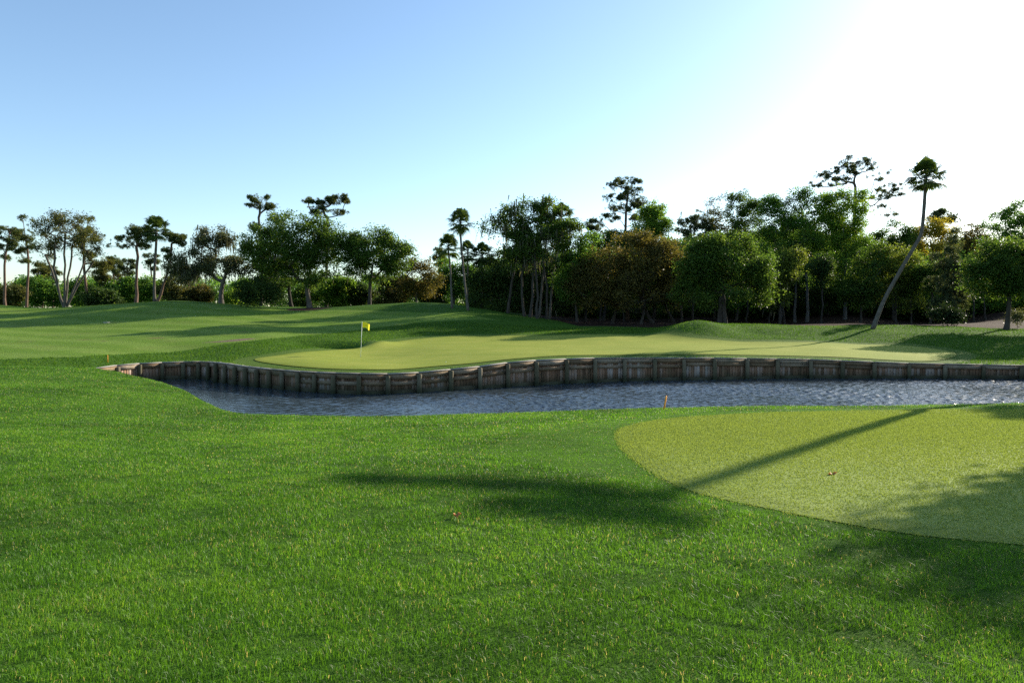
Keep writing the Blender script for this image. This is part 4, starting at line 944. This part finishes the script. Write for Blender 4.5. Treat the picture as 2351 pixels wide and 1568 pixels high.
mass('low_undergrowth', 'low dark shrubs on the mulch under the right wood', [(1120,680,722,92),(1300,685,730,96),(1400,695,738,98),(1700,690,741,100),(2000,690,741,100),(2351,685,741,98),(2480,685,741,98)], 'dark', 8000, .32, 8)
#TREES_END

# ------------------------------------------------------------------ small things on the course
yellow = plain('flag_cloth', (.85, .72, .02), .6, .2, .05, 8.)
white = plain('white_paint', (.75, .75, .7), .4)
dark = plain('dark_mark', (.02, .02, .02))
orange = plain('orange_paint', (.85, .33, .03), .5, .3, .1)
hole = hit(828, 820)
fs = empty('flagstick', hole, 'white flagstick with yellow flag standing on the far putting green', 'flagstick')
topp = at(831.3, 738.5, hole[1])
m = MB(); m.tube([hole - [0, 0, .05], topp], [.016, .012], 8); m.build('pole', white, fs, True)
m = MB(); m.tube([hole + [0, 0, .028], hole + [0, 0, .036]], [.055, .055], 16); m.build('cup', dark, fs)
def flag_pt(u, v):
    x_ = .02 + .40 * u + .05 * math.sin(u * 3); y_ = .07 * math.sin(u * 6.2) + .25 * max(0, u - .8) * 1.2
    z_ = -.35 * v - .15 * u * u + .03 * v * math.sin(u * 5)
    return topp + np.array([x_ + (1 - v) * .03 * u, y_, z_ - .03])
nu, nv = 16, 8
fv = [flag_pt(i / nu, j / nv) for i in range(nu + 1) for j in range(nv + 1)]
fv2 = [p + np.array([0, .006, 0]) for p in fv]
fq = [(i * (nv + 1) + j, (i + 1) * (nv + 1) + j, (i + 1) * (nv + 1) + j + 1, i * (nv + 1) + j + 1) for i in range(nu) for j in range(nv)]
nn = len(fv); fq2 = [tuple(k + nn for k in reversed(q_)) for q_ in fq]
fl = mesh_np('flag', np.array(fv + fv2), np.array(fq + fq2), yellow, fs, smooth=True)
m = MB()
for (u0, u1, v0, v1) in ((.36, .46, .46, .54), (.38, .44, .54, .64), (.37, .45, .64, .7)):
    c4 = [flag_pt(u, v) - np.array([0, .008, 0]) for u, v in ((u0, v0), (u1, v0), (u1, v1), (u0, v1))]
    m.add(c4, [(0, 1, 2, 3)])
mk = m.build('emblem', dark, fl); mk.location = (0, 0, 0)
for v_ in [None]:
    # emblem vertices are in world coordinates: bring them into the flag's parent frame
    me = mk.data; co = np.zeros(len(me.vertices) * 3, np.float32); me.vertices.foreach_get('co', co)
    co = co.reshape(-1, 3) - np.array(fs.location, dtype=np.float32); me.vertices.foreach_set('co', co.ravel()); me.update()
def stake(px, py, d, h, lean, label):
    b = hit(px, py, d - 8, d + 8)
    o = empty('hazard_stake', b, label, 'stake', 'orange hazard stakes by the pond')
    m = MB(); s = .024
    tp = b + np.array([lean * h, .02, h])
    m.tube([b - [0, 0, .1], b + (tp - b) * .97, tp], [s, s, s * .6], 4); m.build('shaft', orange, o)
    m = MB(); m.tube([tp, tp + (tp - b) * .008], [s * .6, s * .5], 4); m.build('cut_end', plain('cut_wood', (.7, .5, .35)), o)
stake(247.5, 832, 36, .40, -.02, 'orange stake standing upright in grass above the wall end')
stake(1523, 940, 20.3, .40, .22, 'orange stake leaning right on the near bank before the water')
wp = hit(1074.5, 711, 60)
m = MB(); m.tube([wp - [0, 0, .05], wp + [0, 0, .22]], [.06, .05], 8)
tag(m.build('marker_post', white), 'tiny white marker post at the foot of the tallest palm pair', 'marker')
gb = hit(1024, 833); m = MB()
ang = np.linspace(-math.pi / 2, math.pi / 2, 9)
m.tube([gb + [0, 0, .03 + .022 + .022 * math.sin(t)] for t in ang], [max(.0008, .022 * math.cos(t)) for t in ang], 14)
tag(m.build('golf_ball', white, None, True), 'white golf ball lying on the far green near its front edge', 'golf ball')
pt = hit(245, 741)
m = MB(); m.tube([pt - [0, 0, .03], pt + [0, 0, .05], pt + [0, 0, .06]], [.3, .3, .25], 18)
tag(m.build('yardage_plate', plain('pale_stone', (.35, .33, .3))), 'round pale plate set flat in the shaded fairway', 'marker')
lm = leaf_mat('fallen_leaf_brown', [(0, (.42, .17, .05)), (1, (.55, .27, .1))], .3, 1.2)
def fallen(px, py, s, label, seed, lift):
    q0 = random.Random(seed); h = hit(px, py); m = MB(); pts_ = []
    k = 10
    for j in range(k):
        a = 2 * math.pi * j / k; rr = s * (1. if j % 2 == 0 else .55) * (1.25 if j == 0 else 1)
        pts_.append(h + np.array([rr * math.cos(a), rr * math.sin(a) * .8, lift + .02 * math.sin(a * 2 + 1) + q0.uniform(0, .012)]))
    pts_.append(h + np.array([0, 0, lift + .004]))
    m.add(pts_, None, [(k, j, (j + 1) % k) for j in range(k)], .5)
    m.add([p + np.array([0, 0, -.003]) for p in pts_], None, [(k, (j + 1) % k, j) for j in range(k)], .2)
    tag(m.build('fallen_leaf', lm), label, 'leaf', 'fallen leaves')
fallen(1048, 1190, .035, 'curled orange brown leaf lying in the rough below the pine crown shadow', 1, .03)
fallen(1911, 1091, .045, 'flat orange leaf lying on the near putting green', 2, .012)

# ------------------------------------------------------------------ light
AZ, EL = 52.0, 21.5
S = Vector((math.sin(R(AZ)) * math.cos(R(EL)), math.cos(R(AZ)) * math.cos(R(EL)), math.sin(R(EL))))
sl = bpy.data.lights.new('sun', 'SUN'); sl.energy = 5.; sl.angle = R(.5); sl.color = (1, .9, .74)
so = bpy.data.objects.new('sun', sl); C.objects.link(so); so.rotation_euler = S.to_track_quat('Z', 'Y').to_euler(); so.location = (30, -10, 60)
w = bpy.data.worlds.new('World'); bpy.context.scene.world = w; w.use_nodes = True
nt = w.node_tree; bg = nt.nodes['Background']; sk = nt.nodes.new('ShaderNodeTexSky'); sk.sky_type = 'NISHITA'; sk.sun_disc = False
sk.sun_elevation = R(EL); sk.sun_rotation = R(AZ); sk.air_density = 1.; sk.dust_density = .6; sk.ozone_density = 1.9; sk.altitude = 0
L(nt, mix(nt, 1., sk.outputs[0], (.935, .985, 1.), 'MULTIPLY'), bg.inputs[0]); bg.inputs[1].default_value = .12
sc = bpy.context.scene
sc.view_settings.view_transform = 'Standard'; sc.view_settings.look = 'None'; sc.view_settings.exposure = 1.02; sc.view_settings.gamma = 1
sc.render.engine = 'CYCLES'; sc.cycles.max_bounces = 6; sc.cycles.transparent_max_bounces = 4
sc.cycles.use_denoising = False
